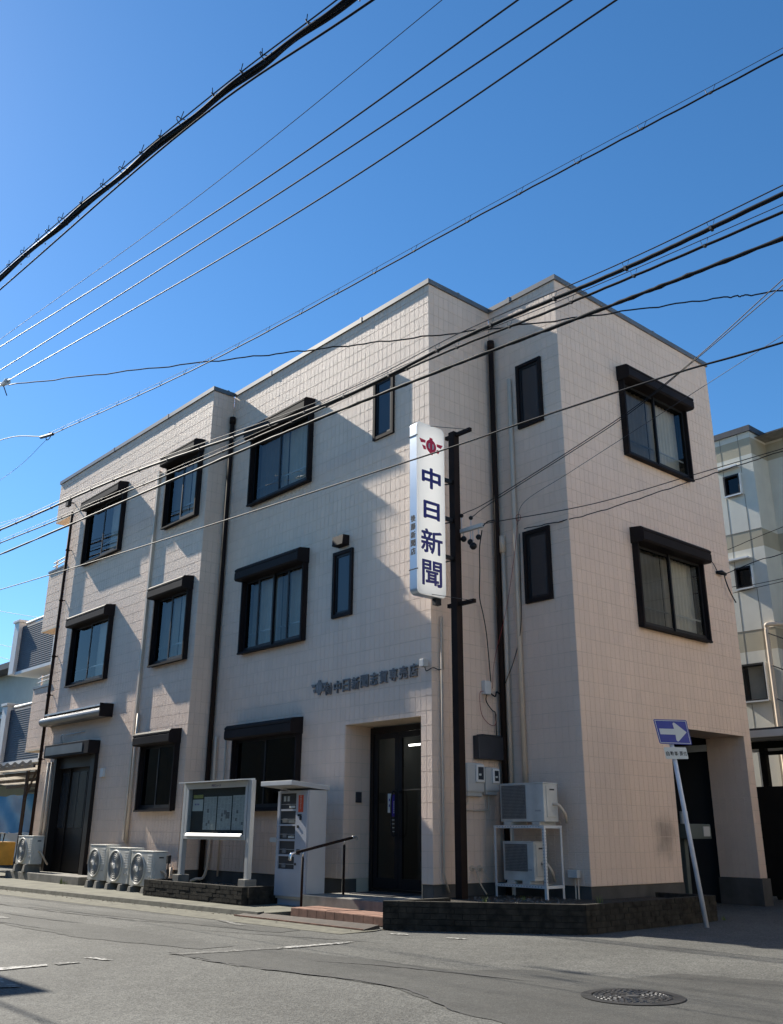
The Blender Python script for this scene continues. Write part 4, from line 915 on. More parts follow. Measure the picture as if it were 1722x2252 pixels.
# ------------------------------------------------------------------ hand rail
HR = thing('handrail', 'brown handrail with chrome ends beside the entrance step', 'handrail', (-1.57, -.8, .12))
MB().tube([(-1.57, -1.36, .868), (-1.57, -.24, 1.085)], .021, 10).build('rail', 'dark_pipe', HR, smooth=True)
MB().tube(smooth_path([(-1.57, -1.36, .868), (-1.57, -1.43, .850), (-1.57, -1.45, .80), (-1.57, -1.45, .76)], 5), .023, 10).build('end_bend', 'chrome', HR, smooth=True); MB().tube(smooth_path([(-1.57, -.26, 1.081), (-1.57, -.19, 1.09), (-1.57, -.165, 1.05)], 5), .023, 10).build('end_bend', 'steel', HR, smooth=True)
for (y, za, zb) in ((-1.22, .12, .80), (-.42, .25, .97)): MB().tube([(-1.57, y, za), (-1.57, y, zb)], .019, 10).build('post', 'dark_pipe', HR, smooth=True); MB().tube([(-1.57, y, zb), (-1.57, y, zb+.10)], .012, 8).build('bracket', 'chrome', HR, smooth=True)

# ------------------------------------------------------------------ one way sign on the leaning post
RS = thing('one_way_sign', 'blue one way sign with white arrow on a leaning white post', 'road sign', (3.15, 2.06, 0))
pb_, pt_ = Vector((3.15, 2.06, -.05)), Vector((2.965, 1.855, 2.66))
MB().tube([pb_, pb_.lerp(pt_, .5), pt_], .032, 14).build('post', 'post_white', RS, smooth=True)
toC = (CAMP-Vector((3, 1.9, 2.5))); toC.z = 0; toC.normalize()
def plate(name, P, th, m, parent, off=.045, rad=.02, bev=True):
    P = [Vector(q)+toC*off for q in P]; ex = ((P[1]-P[0])+(P[2]-P[3]))/2; ez = ((P[0]-P[3])+(P[1]-P[2]))/2; nrm = ex.cross(ez).normalized()
    if nrm.dot(toC) < 0: nrm = -nrm
    def at(u, v): return P[3]*(1-u)*(1-v)+P[2]*u*(1-v)+P[1]*u*v+P[0]*(1-u)*v
    W_, H_ = ex.length, ez.length
    pts = [(a/W_, b/H_) for a, b in rrect(0, W_, 0, H_, rad, 4)]
    mb = MB(); i = [mb.p(*at(*q)) for q in pts]; j = [mb.p(*(at(*q)+nrm*th)) for q in pts]; n = len(pts); mb.f.append(i[::-1]); mb.f.append(j)
    for k in range(n): mb.f.append([i[k], i[(k+1) % n], j[(k+1) % n], j[k]])
    return mb.build(name, m, parent), at, nrm, th, W_, H_
def on_plate(name, pts, at, nrm, th, m, parent, t2=.002):
    mb = MB(); i = [mb.p(*(at(*q)+nrm*(th+.0005))) for q in pts]; j = [mb.p(*(at(*q)+nrm*(th+t2))) for q in pts]; n = len(pts); mb.f.append(i[::-1]); mb.f.append(j)
    for k in range(n): mb.f.append([i[k], i[(k+1) % n], j[(k+1) % n], j[k]])
    return mb.build(name, m, parent)
P1 = [(2.83, 1.70, 2.725), (3.145, 2.055, 2.715), (3.175, 2.095, 2.37), (2.87, 1.75, 2.385)]
pa, at, nrm, th, W_, H_ = plate('sign_plate', P1, .006, 'road_blue', RS)
bw = .045
for pts in ([(.03, .94), (.97, .94), (.97, .965), (.03, .965)], [(.03, .035), (.97, .035), (.97, .06), (.03, .06)], [(.03, .06), (.045, .06), (.045, .94), (.03, .94)], [(.955, .06), (.97, .06), (.97, .94), (.955, .94)]): on_plate('border_line', pts, at, nrm, th, 'road_white', pa)
on_plate('arrow', [(.10, .385), (.56, .385), (.545, .17), (.575, .12), (.61, .12), (.92, .50), (.62, .87), (.58, .88), (.55, .83), (.56, .62), (.10, .62)], at, nrm, th, 'road_white', pa)
P2 = [(2.905, 1.785, 2.335), (3.115, 2.025, 2.335), (3.13, 2.04, 2.175), (2.92, 1.80, 2.175)]
pc, at2, nrm2, th2, W2, H2 = plate('supplementary_plate', P2, .005, 'road_white', RS, rad=.015)
for k, ch in enumerate('自動車・原付'):
    uc = (.125, .315, .50, .615, .73, .895)[k]
    v_, f_ = text_mesh(ch, .046 if ch != '・' else .008, .062 if ch != '・' else .008, .0015, .02); mb = MB(); mb.f = [list(x) for x in f_]
    for (x, d, z) in v_: mb.p(*(at2(uc+x/W2, .46+z/H2)+nrm2*(th2+.0006+d)))
    mb.build('plate_character', 'black_ink', pc)
for f_ in (.985, .86): MB().tube([pb_.lerp(pt_, f_)-Vector((0, 0, .02)), pb_.lerp(pt_, f_)+Vector((0, 0, .02))], .04, 12).build('clamp', 'steel', RS)

# ------------------------------------------------------------------ manhole
MH = thing('manhole_cover', 'round cast iron manhole cover in the dark asphalt patch', 'manhole cover', (5.88, -3.56, 0)); mc = Vector((5.88, -3.56, 0))
mb = MB(); n = 48
for (r0, r1, z0_, z1_) in ((.31, .395, .012, .010),):
    for k in range(n):
        a, b = 2*math.pi*k/n, 2*math.pi*(k+1)/n
        mb.poly([mc+Vector((r0*math.cos(a), r0*math.sin(a), z0_)), mc+Vector((r1*math.cos(a), r1*math.sin(a), z1_)), mc+Vector((r1*math.cos(b), r1*math.sin(b), z1_)), mc+Vector((r0*math.cos(b), r0*math.sin(b), z0_))])
mb.build('rim', 'iron', MH)
MB().disc(mc+Vector((0, 0, -.02)), (0, 0, 1), .302, .028, 48).build('lid', 'iron', MH)
rd = MB()
for q in (.10, .16, .22):
    nn = int(q*2*math.pi/.05)
    for k in range(nn):
        a = 2*math.pi*(k+.2)/nn; b = a+2*math.pi*.55/nn; rd.hexa([mc+Vector((r*math.cos(t), r*math.sin(t), .0085)) for r, t in ((q, a), (q+.028, a), (q+.028, b), (q, b))], [mc+Vector((r*math.cos(t), r*math.sin(t), .015)) for r, t in ((q+.003, a), (q+.025, a), (q+.025, b), (q+.003, b))])
for k in range(40): a = 2*math.pi*k/40; rd.hexa([mc+Vector((r*math.cos(t), r*math.sin(t), .0085)) for r, t in ((.268, a), (.296, a), (.296, a+.08), (.268, a+.08))], [mc+Vector((r*math.cos(t), r*math.sin(t), .014)) for r, t in ((.271, a), (.293, a), (.293, a+.08), (.271, a+.08))])
rd.disc(mc+Vector((0, 0, .0085)), (0, 0, 1), .05, .006, 16); rd.build('tread_pattern', 'iron_worn', MH)

# ------------------------------------------------------------------ garage mailbox
MX = thing('mailbox', 'grey green mailbox with a white can on top inside the garage opening', 'mailbox', (1.2, 4.9, 0))
MB().box(1.05, 1.40, 4.62, 5.35, 1.10, 1.34).build('box', 'mail_green', MX, bevel=.01); MB().box(1.15, 1.25, 4.72, 4.82, .02, 1.10).build('post', 'mail_green', MX); MB().disc((1.25, 4.78, 1.341), (0, 0, 1), .07, .20, 16).build('can', 'white_paint', MX); MB().box(1.401, 1.41, 5.1, 5.30, 1.14, 1.30).build('door_plate', 'grey_plastic', MX)
MB().box(-2.9, .83, 6.45, 6.55, 2.66, 2.78).build('light_strip_bar', 'light_trim', BLD)  # pale bar added for the strip of light at the garage rear

# ------------------------------------------------------------------ neighbours on the right
RB = thing('apartment_block', 'pale grey apartment block with tan bands behind the garage corner', 'building', (2, 15, 0))
RY, RX = 15.0, -1.68
def rb_wall(name, kind, plane, u0, u1, holes, bands):
    T = TY(plane) if kind == 'Y' else TX(plane)
    zs = [0]+[z for b in bands for z in b]+[12.62]
    for k, (a, c) in enumerate(zip(zs, zs[1:])):
        us = sorted({u0, u1, *[x for h in holes for x in h[:2]]}); mb = MB(T)
        ws = sorted({a, c, *[x for h in holes for x in h[2:] if a < x < c]})
        for p, q in zip(us, us[1:]):
            for r, s in zip(ws, ws[1:]):
                if any(h[0] < (p+q)/2 < h[1] and h[2] < (r+s)/2 < h[3] for h in holes): continue
                mb.poly([(p, 0, r), (q, 0, r), (q, 0, s), (p, 0, s)])
        mb.build('wall_band' if k % 2 else 'wall', 'alc_tan' if k % 2 else 'alc_white', RB)
bands = [(5.95, 6.60), (9.0, 9.54), (11.9, 12.42)]
bands = [(6.05, 6.64), (9.02, 9.56), (11.9, 12.43)]
wins = [(-2.64, -2.12, 10.72, 11.36), (-2.64, -2.12, 7.86, 8.50), (-2.95, -2.10, 4.66, 5.70)]
rb_wall('w', 'Y', RY, -9, RX, wins, bands); rb_wall('w', 'X', RX, RY, RY+.95, [], bands); rb_wall('w', 'Y', RY+.95, RX, 14, [], bands); rb_wall('w', 'X', 14, RY+.95, RY+12, [], bands)
MB().poly([(-9, RY, 12.5), (14, RY+.9, 12.5), (14, RY+12, 12.5), (-9, RY+12, 12.5)]).build('roof', 'concrete', RB)
e = MB(); e.box(-9, RX+.06, RY-.06, RY+.1, 12.62, 12.80); e.box(RX-.1, RX+.06, RY+.102, RY+.89, 12.62, 12.80); e.box(RX-.1, 14.06, RY+.892, RY+1.05, 12.62, 12.80); e.build('parapet_flashing', 'dark_roof', RB)
TR = TY(RY)
for (a, b, c, d) in wins:
    q = MB(TR); f = .05; q.box(a, a+f, -.12, .10, c, d); q.box(b-f, b, -.12, .10, c, d); q.box(a+f, b-f, -.12, .098, c, c+f); q.box(a+f, b-f, -.12, .098, d-f, d); w_ = q.build('window', 'black_sash', RB)
    MB(TR).poly([(a+f, -.015, c+f), (b-f, -.015, c+f), (b-f, -.015, d-f), (a+f, -.015, d-f)]).build('pane', 'glass' if d < 6 else 'dark_glass', w_); MB(TR).box(a-.02, b+.02, .101, .13, c-.03, c+.01).build('sill', 'alu', w_); MB(TR).box(b+.001, b+.02, -.01, .11, c, d).build('side_trim', 'light_trim', w_)
    pocket(TR, a+.01, b-.01, c+.01, d-.01, .4, 'room_recess', w_)
    if d < 6: MB(TR).box(a+.22, b-.06, -.2, -.18, c+.05, d-.05).build('blind', 'curtain', w_)
    else: MB(TR).box(a-.25, b-.0, .0, .20, d+.22, d+.27).build('awning', 'light_trim', w_)
for x in (-2.65, -2.06, -3.3, -4.0):
    for (a, b) in ((12.43, 12.62), (11.9, 12.43), (11.37, 11.9), (9.56, 10.70), (9.02, 9.56), (8.51, 9.02), (6.64, 7.84), (6.05, 6.64), (5.72, 6.05), (0, 4.60)): MB(TR).box(x-.009, x+.009, -.001, .004, a, b).build('panel_joint', 'alc_joint', RB)
for z in (9.56, 6.64): MB(TR).box(-9, RX, -.001, .006, z-.012, z+.012).build('panel_joint', 'alc_joint', RB)
for x in (-1.1, -.4, .3, 1.0): MB(TY(RY+.95)).box(x-.009, x+.009, -.001, .004, 0, 12.6).build('panel_joint', 'alc_joint', RB)
MB(TY(RY+.95)).box(-1.55, 3, -.0, .25, 6.95, 7.10).build('canopy', 'dark_roof', RB)
MB().tube(smooth_path([(-1.2, RY+.85, 6.75), (-1.75, RY-.1, 6.72), (-1.86, RY-.13, 6.6), (-1.88, RY-.12, 6.0), (-1.88, RY-.12, 3.0), (-1.88, RY-.12, 0)], 8), .06, 10).build('downpipe', 'beige_pipe', RB, smooth=True)
for z in (6.1, 5.2, 4.3): MB().tube([(-1.8, RY-.2, z+.35), (-.6, RY-.2, z-.25)], .018, 6).build('brace_wire', 'iron', RB)
CP = thing('carport', 'dark framed carport with a pale roof behind the garage corner', 'carport', (1.4, 8.7, 0))
MB().box(-1.0, 7, 8.2, 12.0, 3.16, 3.20).build('roof', 'dark_roof', CP); MB().box(-1.0, 7, 8.15, 8.25, 3.02, 3.155).build('fascia', 'light_trim', CP); MB().box(-1, 7, 8.9, 9.0, 2.86, 3.0).build('beam', 'dark_wood', CP)
for x in (.62, 4.0): MB().box(x, x+.13, 8.85, 8.98, 0, 2.86).build('post', 'dark_wood', CP)
MB().tube([(.70, 8.8, 2.75), (1.5, 8.8, 2.75)], .04, 8).build('gutter_pipe', 'dark_wood', CP)
for k in range(3): MB().box(-1, 7, 9.8+.7*k, 9.86+.7*k, 2.98, 3.10).build('rafter', 'light_trim', CP)
FN = thing('board_fence', 'dark horizontal board fence beyond the garage pillar', 'fence', (3, 8.2, 0))
for k in range(13): MB().box(-.6, 7, 8.3-.006*(k % 2), 8.33-.006*(k % 2), .06+.155*k, .2155+.155*k).build('board', 'dark_wood', FN)
for x in (.9, 2.8, 4.7): MB().box(x, x+.09, 8.335, 8.42, 0, 2.1).build('post', 'dark_wood', FN)

# ------------------------------------------------------------------ neighbours on the left
HL = thing('neighbour_house', 'pale green house with two navy clad balconies behind the left downpipe', 'house', (-20, 3, 0))
HW = MB(); HW.poly([(-40, 1.3, 2.75), (-15.3, 1.3, 2.75), (-15.3, 1.3, 6.15), (-40, 1.3, 6.15)]); HW.poly([(-15.3, 1.3, 2.75), (-15.3, 10, 2.75), (-15.3, 10, 6.15), (-15.3, 1.3, 6.15)]); HW.poly([(-40, 1.3, 2.75), (-15.3, 1.3, 2.75), (-15.3, 10, 2.75), (-40, 10, 2.75)]); HW.poly([(-40, 4.2, 0), (-15.3, 4.2, 0), (-15.3, 4.2, 2.75), (-40, 4.2, 2.75)]); HW.build('wall', 'pale_green', HL)
MB().hexa([(-40, .75, 6.12), (-17.2, .75, 6.12), (-17.2, 10, 6.12), (-40, 10, 6.12)], [(-40, .75, 6.32), (-17.2, .75, 6.32), (-17.2, 6, 8.2), (-40, 6, 8.2)]).build('roof', 'dark_roof', HL)
for (z0_, z1_) in ((5.56, 6.95), (2.96, 4.45)):
    bl_ = MB(); bl_.box(-17.9, -15.2, 0.0, .12, z0_, z1_); ba = bl_.build('balcony', 'navy_siding', HL)
    n = int((z1_-z0_)/.062)
    sd = MB()
    for k in range(n): z = z0_+.062*k; sd.hexa([(-17.9, -.018, z), (-15.2, -.018, z), (-15.2, .002, z), (-17.9, .002, z)], [(-17.9, -.004, z+.058), (-15.2, -.004, z+.058), (-15.2, .002, z+.058), (-17.9, .002, z+.058)])
    stuff(sd.build('siding_laps', 'navy_siding', ba))
    MB().box(-18.28, -17.9, -.12, 1.3, z0_-.06, z1_+.12).build('end_post', 'light_trim', ba, bevel=.01); MB().box(-18.34, -17.86, -.16, 1.3, z1_+.121, z1_+.20).build('post_cap', 'light_trim', ba, bevel=.01)
    MB().box(-17.9, -15.2, -.06, 1.3, z0_-.09, z0_-.005).build('soffit', 'light_trim', ba); MB().tube([(-17.7, .03, z1_+.07), (-15.2, .03, z1_+.07)], .04, 10).build('hand_rail', 'alu', ba, smooth=True)
    MB().box(-15.28, -15.2, -.05, .0, z0_, z1_).build('corner_trim', 'light_trim', ba)
q = MB(); q.box(-23.6, -21.6, 1.2, 1.32, 3.1, 4.85); hwn = q.build('window', 'black_sash', HL); MB().box(-23.5, -21.7, 1.18, 1.199, 3.2, 4.75).build('pane', 'frosted', hwn); MB().box(-23.6, -21.6, 1.1, 1.15, 4.60, 4.66).box(-23.6, -21.6, 1.1, 1.15, 3.5, 3.55).box(-22.3, -22.24, 1.1, 1.15, 3.1, 4.6).build('window_rail', 'light_trim', hwn)
CL = thing('carport', 'old carport with a translucent slatted roof left of the building', 'carport', (-16, 1, 0))
for k in range(7):
    y = -.55+.62*k; MB().box(-21, -14.25, y, y+.06, 2.66-.10*k, 2.74-.10*k).build('purlin', 'rust_steel', CL)
for j in range(9):
    for k in range(6): MB().poly([(-21+.76*j, -.5+.62*k, 2.75-.10*k), (-21+.76*j+.70, -.5+.62*k, 2.75-.10*k), (-21+.76*j+.70, .07+.62*k, 2.655-.10*k), (-21+.76*j, .07+.62*k, 2.655-.10*k)]).build('roof_panel', 'poly_roof', CL)
cw = MB(); n = 60
for i in range(n): x = -21+6.7*i/n; x2 = -21+6.7*(i+1)/n; za, zb = 2.78+.035*math.sin(i*1.3), 2.78+.035*math.sin((i+1)*1.3); cw.poly([(x, -.58, za-.06), (x2, -.58, zb-.06), (x2, -.58, zb+.03), (x, -.58, za+.03)])
cw.build('corrugated_edge', 'rust_steel', CL)
for (x, y) in ((-15.05, -.35), (-17.9, -.35), (-15.05, 2.8)): MB().tube([(x, y, 0), (x, y, 2.6)], .05, 8).build('post', 'rust_steel', CL); MB().tube([(x, y, 1.9), (x+.55, y, 2.6)], .028, 6).build('brace', 'rust_steel', CL)
tb = thing('blue_tarp', 'blue and white tarpaulin hung under the old carport', 'tarp', (-19, 1.9, .4))
def cloth(x0, x1, y, z0_, z1_, amp):
    m_ = MB(); nx_, nz_ = 24, 8; idx = [[m_.p(x0+(x1-x0)*i/nx_, y+amp*math.sin(i*.9+j*.6)*random.uniform(.5, 1), z0_+(z1_-z0_)*j/nz_+.03*math.sin(i*1.7)) for i in range(nx_+1)] for j in range(nz_+1)]
    for j in range(nz_):
        for i in range(nx_): m_.f.append([idx[j][i], idx[j][i+1], idx[j+1][i+1], idx[j+1][i]])
    return m_
cloth(-24, -14.3, 1.95, 1.0, 2.2, .07).build('upper_sheet', 'tarp_blue', tb, smooth=True); cloth(-24, -14.3, 1.90, .35, 1.05, .05).build('lower_sheet', 'tarp_white', tb, smooth=True)
CT = thing('hand_cart', 'yellow hand cart parked left of the porch', 'cart', (-14.6, -1.0, .05))
MB().box(-14.95, -14.2, -1.35, -.75, .32, .86).build('bin', 'cart_yellow', CT, bevel=.02); MB().tube([(-14.5, -1.05, .86), (-14.5, -1.05, 1.06), (-14.22, -1.05, 1.06), (-14.28, -1.05, .86)], .014, 6).build('handle', 'iron', CT)
for x in (-14.8, -14.35): MB().disc((x, -1.34, .17), (0, 1, 0), .12, .05, 18).build('wheel', 'black_sash', CT); MB().box(x-.02, x+.02, -1.32, -1.28, .17, .33).build('fork', 'iron', CT)
MB().box(-14.9, -14.25, -1.36, -1.351, .45, .7).build('front_panel', 'cart_yellow', CT)

# ------------------------------------------------------------------ buildings behind the viewer's side (they shade the road corner and show in the window panes)
OB = thing('opposite_house', 'plain grey house across the front street outside the view', 'house', (-10, -12, 0))
MB().box(-14, -5.6, -18, -7.86, 0, 6.15).build('wall', 'alc_white', OB); MB().box(-14.2, -5.45, -18.2, -7.76, 6.151, 6.32).build('roof', 'dark_roof', OB)
OC = thing('opposite_house', 'long white house with a flat parapet across the side street outside the view', 'house', (17, 6, 0))
MB().box(12.2, 24, -2.5, 30, 0, 6.9).build('wall', 'cream_wall', OC); MB().box(12.1, 24.1, -2.6, 30.1, 6.901, 8.1).build('parapet', 'light_trim', OC)
for k in range(5): MB().box(12.14, 12.199, 0.5+5.5*k, 2.3+5.5*k, 4.0, 5.4).build('window', 'black_sash', OC)
OD = thing('opposite_house', 'dark tiled house further left across the front street outside the view', 'house', (-26, -13, 0))
MB().box(-40, -14.6, -18, -8.6, 0, 5.6).build('wall', 'alc_tan', OD); MB().hexa([(-40.5, -18, 5.601), (-14.2, -18, 5.601), (-14.2, -8.0, 5.601), (-40.5, -8.0, 5.601)], [(-40.5, -13.5, 7.4), (-14.2, -13.5, 7.4), (-14.2, -13.0, 7.4), (-40.5, -13.0, 7.4)]).build('roof', 'dark_roof', OD)
OE = thing('opposite_house', 'grey house behind the camera position outside the view', 'house', (4, -19, 0))
MB().box(-5, 14, -26, -14.5, 0, 6.5).build('wall', 'alc_white', OE); MB().box(-5.2, 14.2, -26.2, -14.3, 6.501, 6.7).build('roof', 'dark_roof', OE)

# ------------------------------------------------------------------ overhead wires
def wire(name, label, pts, r, m='wire_black', ext=(0, 0), n=14, cat='wire', seg=6, jitter=0.0):
    P = [Vector(q) for q in pts]
    if ext[0]: P = [P[0]+(P[0]-P[1]).normalized()*ext[0]]+P
    if ext[1]: P = P+[P[-1]+(P[-1]-P[-2]).normalized()*ext[1]]
    S = smooth_path(P, n)
    if jitter: S = [q+Vector((0, 0, jitter*math.sin(i*1.1)+jitter*.6*math.sin(i*2.3))) for i, q in enumerate(S)]
    return tag(MB().tube(S, r, seg).build(name, m, smooth=True), label, cat), S
def parent_to(o, p):
    w = o.location.copy(); o.parent = p; o.location = w-p.location
# the thick bundled cable
bt = thing('cable_bundle', 'thick black bundle of cables crossing the upper left of the sky', 'cable', (5.7, -8.3, 4.9))
NEAR = lambda pts: [CAMP.lerp(Vector(q), .65) for q in pts]           # the line hangs low on the viewer's side of the street
BP = smooth_path(NEAR([(-16, -7.2, 9.6), (-6, -7.2, 8.5), (-.56, -7.2, 7.92), (2.6, -7.2, 7.49), (4.96, -7.2, 7.12), (6.66, -7.2, 6.78), (9.5, -7.2, 6.25), (13, -7.2, 5.7)]), 30)
for (dy, dz, r) in ((0, 0, .0125), (.012, -.009, .0085), (-.012, -.006, .0075), (.005, .015, .0055), (-.005, -.016, .006)):
    MB().tube([q+Vector((0, dy+.005*math.sin(i*.35), dz+.0065*math.sin(i*.27+dy*140))) for i, q in enumerate(BP)], r, 7).build('cable', 'wire_black', bt, smooth=True)
mess = [q+Vector((0, 0, .048)) for q in BP]; MB().tube(mess, .0045, 6).build('messenger_wire', 'wire_grey', bt)
acc = 0; prev = BP[0]; kk = 0; thr_ = .3
for i, q in enumerate(BP[1:-1], 1):
    acc += (q-prev).length; prev = q
    if acc > thr_:
        acc = 0; kk += 1; thr_ = random.uniform(.2, .42); d = (BP[i+1]-BP[i-1]).normalized(); nn = Vector((0, 1, 0)); u_ = nn.cross(d).normalized()
        if u_.z < 0: u_ = -u_
        R_ = random.uniform(.026, .034) if kk % 3 else random.uniform(.036, .046)
        MB().tube([q+d*(.065*math.sin(t/2))+nn*(R_*math.sin(t))+u_*(.02+R_*math.cos(t)) for t in [2*math.pi*k/14 for k in range(15)]], .003, 5).build('hanger_ring', 'wire_grey', bt)
        MB().tube([q+u_*.052, q+u_*.10+d*random.uniform(-.03, .03)], .0026, 4).build('tie_end', 'wire_black', bt)
        if kk % 2: MB().disc(q-u_*.055, (0, 0, -1), .005, .010, 6).build('clip', 'steel', bt)
wire('telephone_wire', 'thin black wire running just below the thick cable bundle', NEAR([(-9, -7.4, 8.3), (.25, -7.4, 7.27), (4.74, -7.4, 6.76), (7.18, -7.4, 6.2), (11, -7.4, 5.3)]), .0062)
wire('thin_wire', 'very thin wire between the cable bundle and the three power lines', [(-16, -5.6, 11.0), (-5.66, -5.6, 9.7), (1.29, -5.6, 8.81), (6.02, -5.6, 8.46), (10, -5.6, 8.3)], .0045, 'wire_grey')
for lab, pts in (('upper', [(-12, -4.9, 11.45), (-7.99, -4.9, 10.74), (1.25, -4.9, 9.26), (6.35, -4.9, 8.70), (11, -4.9, 8.3)]), ('middle', [(-12, -4.6, 11.07), (-8.74, -4.6, 10.58), (1.49, -4.6, 9.20), (6.75, -4.6, 8.59), (11, -4.6, 8.15)]), ('lower', [(-8.98, -4.3, 10.54), (1.52, -4.3, 9.03), (7.05, -4.3, 8.57), (11, -4.3, 8.3)])):
    wire('power_line', lab+' of the three parallel power lines in the sky', pts, .0108, 'wire_line')
ins = thing('insulator', 'porcelain line insulator at the left edge of the sky', 'insulator', (-9.3, -4.3, 10.5))
for k in range(3): MB().disc((-9.10-.12*k, -4.3, 10.545+.014*k), (-1, 0, .12), .075-.012*k, .05, 14).build('shed', 'porcelain', ins)
MB().tube([(-9.9, -4.3, 10.65), (-8.95, -4.3, 10.53)], .025, 8).build('clamp', 'steel', ins); MB().tube([(-9.6, -4.3, 10.7), (-9.35, -4.3, 10.55), (-9.3, -4.2, 10.3)], .012, 6).build('jumper', 'wire_black', ins)
def hung_cable(name, label, pts, r, rm, dz, pitch, n=24, lumps=0.0, far=1.0):
    pts = [CAMP.lerp(Vector(q), far) for q in pts]; r *= far; rm *= far; dz *= far; pitch *= far
    t = thing(name, label, 'cable', pts[len(pts)//2]); S = smooth_path(pts, n)
    SS = [q-Vector((0, 0, .005*abs(math.sin(i*.8)))) for i, q in enumerate(S)]
    MB().tube(SS, [r*(1+lumps*math.sin(i*1.9)*math.sin(i*.7)) for i in range(len(SS))] if lumps else r, 8).build('cable', 'wire_black', t, smooth=True)
    if rm: MB().tube([q+Vector((0, 0, dz)) for q in S], rm, 5).build('messenger_wire', 'wire_grey', t)
    acc = 0; prev = S[0]
    for q in S[1:-1]:
        acc += (q-prev).length; prev = q
        if acc > pitch:
            acc = 0; MB().box(q.x-.014, q.x+.014, q.y-r*1.1, q.y+r*1.1, q.z-r*1.25, q.z+r*.6).build('hanger_clip', 'wire_grey', t)
            MB().tube([q+Vector((-.03, 0, r*.5)), q+Vector((-.045, 0, dz))], .003, 4).build('hanger_hook', 'wire_grey', t); MB().tube([q+Vector((.02, 0, r*.5)), q+Vector((.05, 0, dz))], .003, 4).build('hanger_hook', 'wire_grey', t)
    return t
hung_cable('telephone_cable', 'slim black cable with a carrier wire crossing the middle of the sky', [(-5.9, -4.4, 8.16), (.08, -4.4, 7.43), (5.52, -4.4, 7.03), (8.49, -4.4, 6.78), (12, -4.4, 6.5)], .008, .003, .055, .62)
wire('guy_wire', 'grey wire leading left from the slim cable end', [(-14, -4.4, 9.7), (-8.62, -4.4, 8.94), (-5.9, -4.4, 8.17)], .009)
MB_t = thing('cable_joint', 'small looped cable joint at the left end of the slim cable', 'joint', (-5.9, -4.4, 8.1)); MB().tube([(-6.2, -4.4, 8.24), (-5.6, -4.4, 8.12)], .03, 8).build('sleeve', 'wire_grey', MB_t); MB().tube([Vector((-5.8+.12*math.cos(t), -4.4, 8.14+.07*math.sin(t))) for t in [6.28*k/16 for k in range(16)]], .008, 5, closed=True).build('loop', 'wire_black', MB_t)
wire('thin_wire', 'hair thin wire falling left from the cable joint', [(-5.85, -4.4, 8.1), (-8.0, -4.2, 8.15), (-12, -4.0, 8.4)], .004, 'wire_grey')
hung_cable('telephone_cable', 'thick black cable on a carrier wire, top one of three across the facade', [(-14, -5.0, 6.85), (-5.85, -5, 6.17), (-.94, -5, 5.83), (3.57, -5, 5.34), (5.66, -5, 5.29), (7.27, -5, 5.18), (8.56, -5, 5.15), (12, -5, 5.1)], .0165, .005, .06, .66, far=1.6)
hung_cable('telephone_cable', 'medium black cable on a carrier wire, middle one of three across the facade', [(-14, -4.8, 6.7), (-6.36, -4.8, 6.08), (1.54, -4.8, 5.55), (4.98, -4.8, 5.40), (6.59, -4.8, 5.27), (8.46, -4.8, 5.16), (12, -4.8, 5.0)], .011, .0035, .055, .6, far=1.57)
hung_cable('telephone_cable', 'lumpy twisted black cable, lowest of three thick cables across the facade', [(-14, -4.6, 6.45), (-6.88, -4.6, 6.01), (1.22, -4.6, 5.61), (4.77, -4.6, 5.38), (6.85, -4.6, 5.21), (8.35, -4.6, 5.10), (12, -4.6, 4.85)], .016, 0, .0, 99, lumps=.28, far=1.54)
wire('telephone_wire', 'single thin wire crossing low in front of the tall sign', [(-14, -4.4, 5.95), (-7.19, -4.4, 5.42), (-1.09, -4.4, 5.0), (4.35, -4.4, 4.67), (5.8, -4.4, 4.60), (7.3, -4.4, 4.51), (8.15, -4.4, 4.43), (11, -4.4, 4.2)], .008)
wire('twisted_wire', 'wavy twisted pair wire crossing the sky above the roof', [(-9.27, -4.21, 10.55), (-3.62, -2.34, 9.60), (-.73, -.91, 9.33), (1.89, .70, 9.25), (4.22, 2.35, 9.34), (5.08, 3.0, 9.37), (9, 5.8, 9.6)], .012, jitter=.012, n=20)
# house drops on the right
wire('service_wire', 'upper of two wires climbing from the pole bracket to the right', [(.50, .25, 6.09), (.9, .64, 6.38), (2.85, 1.48, 7.42), (4.34, 1.33, 7.84), (6.25, .27, 7.85), (9, -1.2, 7.9)], .007)
wire('service_wire', 'lower of two wires climbing from the pole bracket to the right', [(.72, .25, 5.99), (1.01, .51, 6.27), (2.94, 1.33, 7.30), (4.43, 1.17, 7.73), (6.31, .11, 7.67), (9, -1.4, 7.6)], .007)
wire('thin_wire', 'fine wire with a red loop below the two climbing wires', [(.60, 1.5, 6.15), (1.03, 1.2, 6.39), (2.08, 1.07, 6.58), (3.09, 1.1, 6.86), (6.26, -.01, 6.93), (9, -1, 7.0)], .004, 'wire_grey')
wire('service_wire', 'straight wire from the pole bracket past the upper side window', [(.79, .3, 5.85), (2.08, 1.61, 6.18), (3.37, 2.55, 6.56), (4.53, 3.37, 6.9), (8, 5.8, 7.9)], .007)
wire('twisted_wire', 'wavy wire from the slit window past the side street facade', [(.75, 1.5, 6.05), (1.99, 1.73, 6.07), (3.29, 2.66, 6.51), (4.48, 3.47, 6.9), (8, 5.9, 8.0)], .008, jitter=.006, n=18)
wire('service_wire', 'short wire tied to the side street wall by the middle hood', [(1.70, 6.35, 5.95), (2.64, 5.9, 5.95), (3.6, 5.6, 5.95), (8, 4.6, 6.4)], .008)
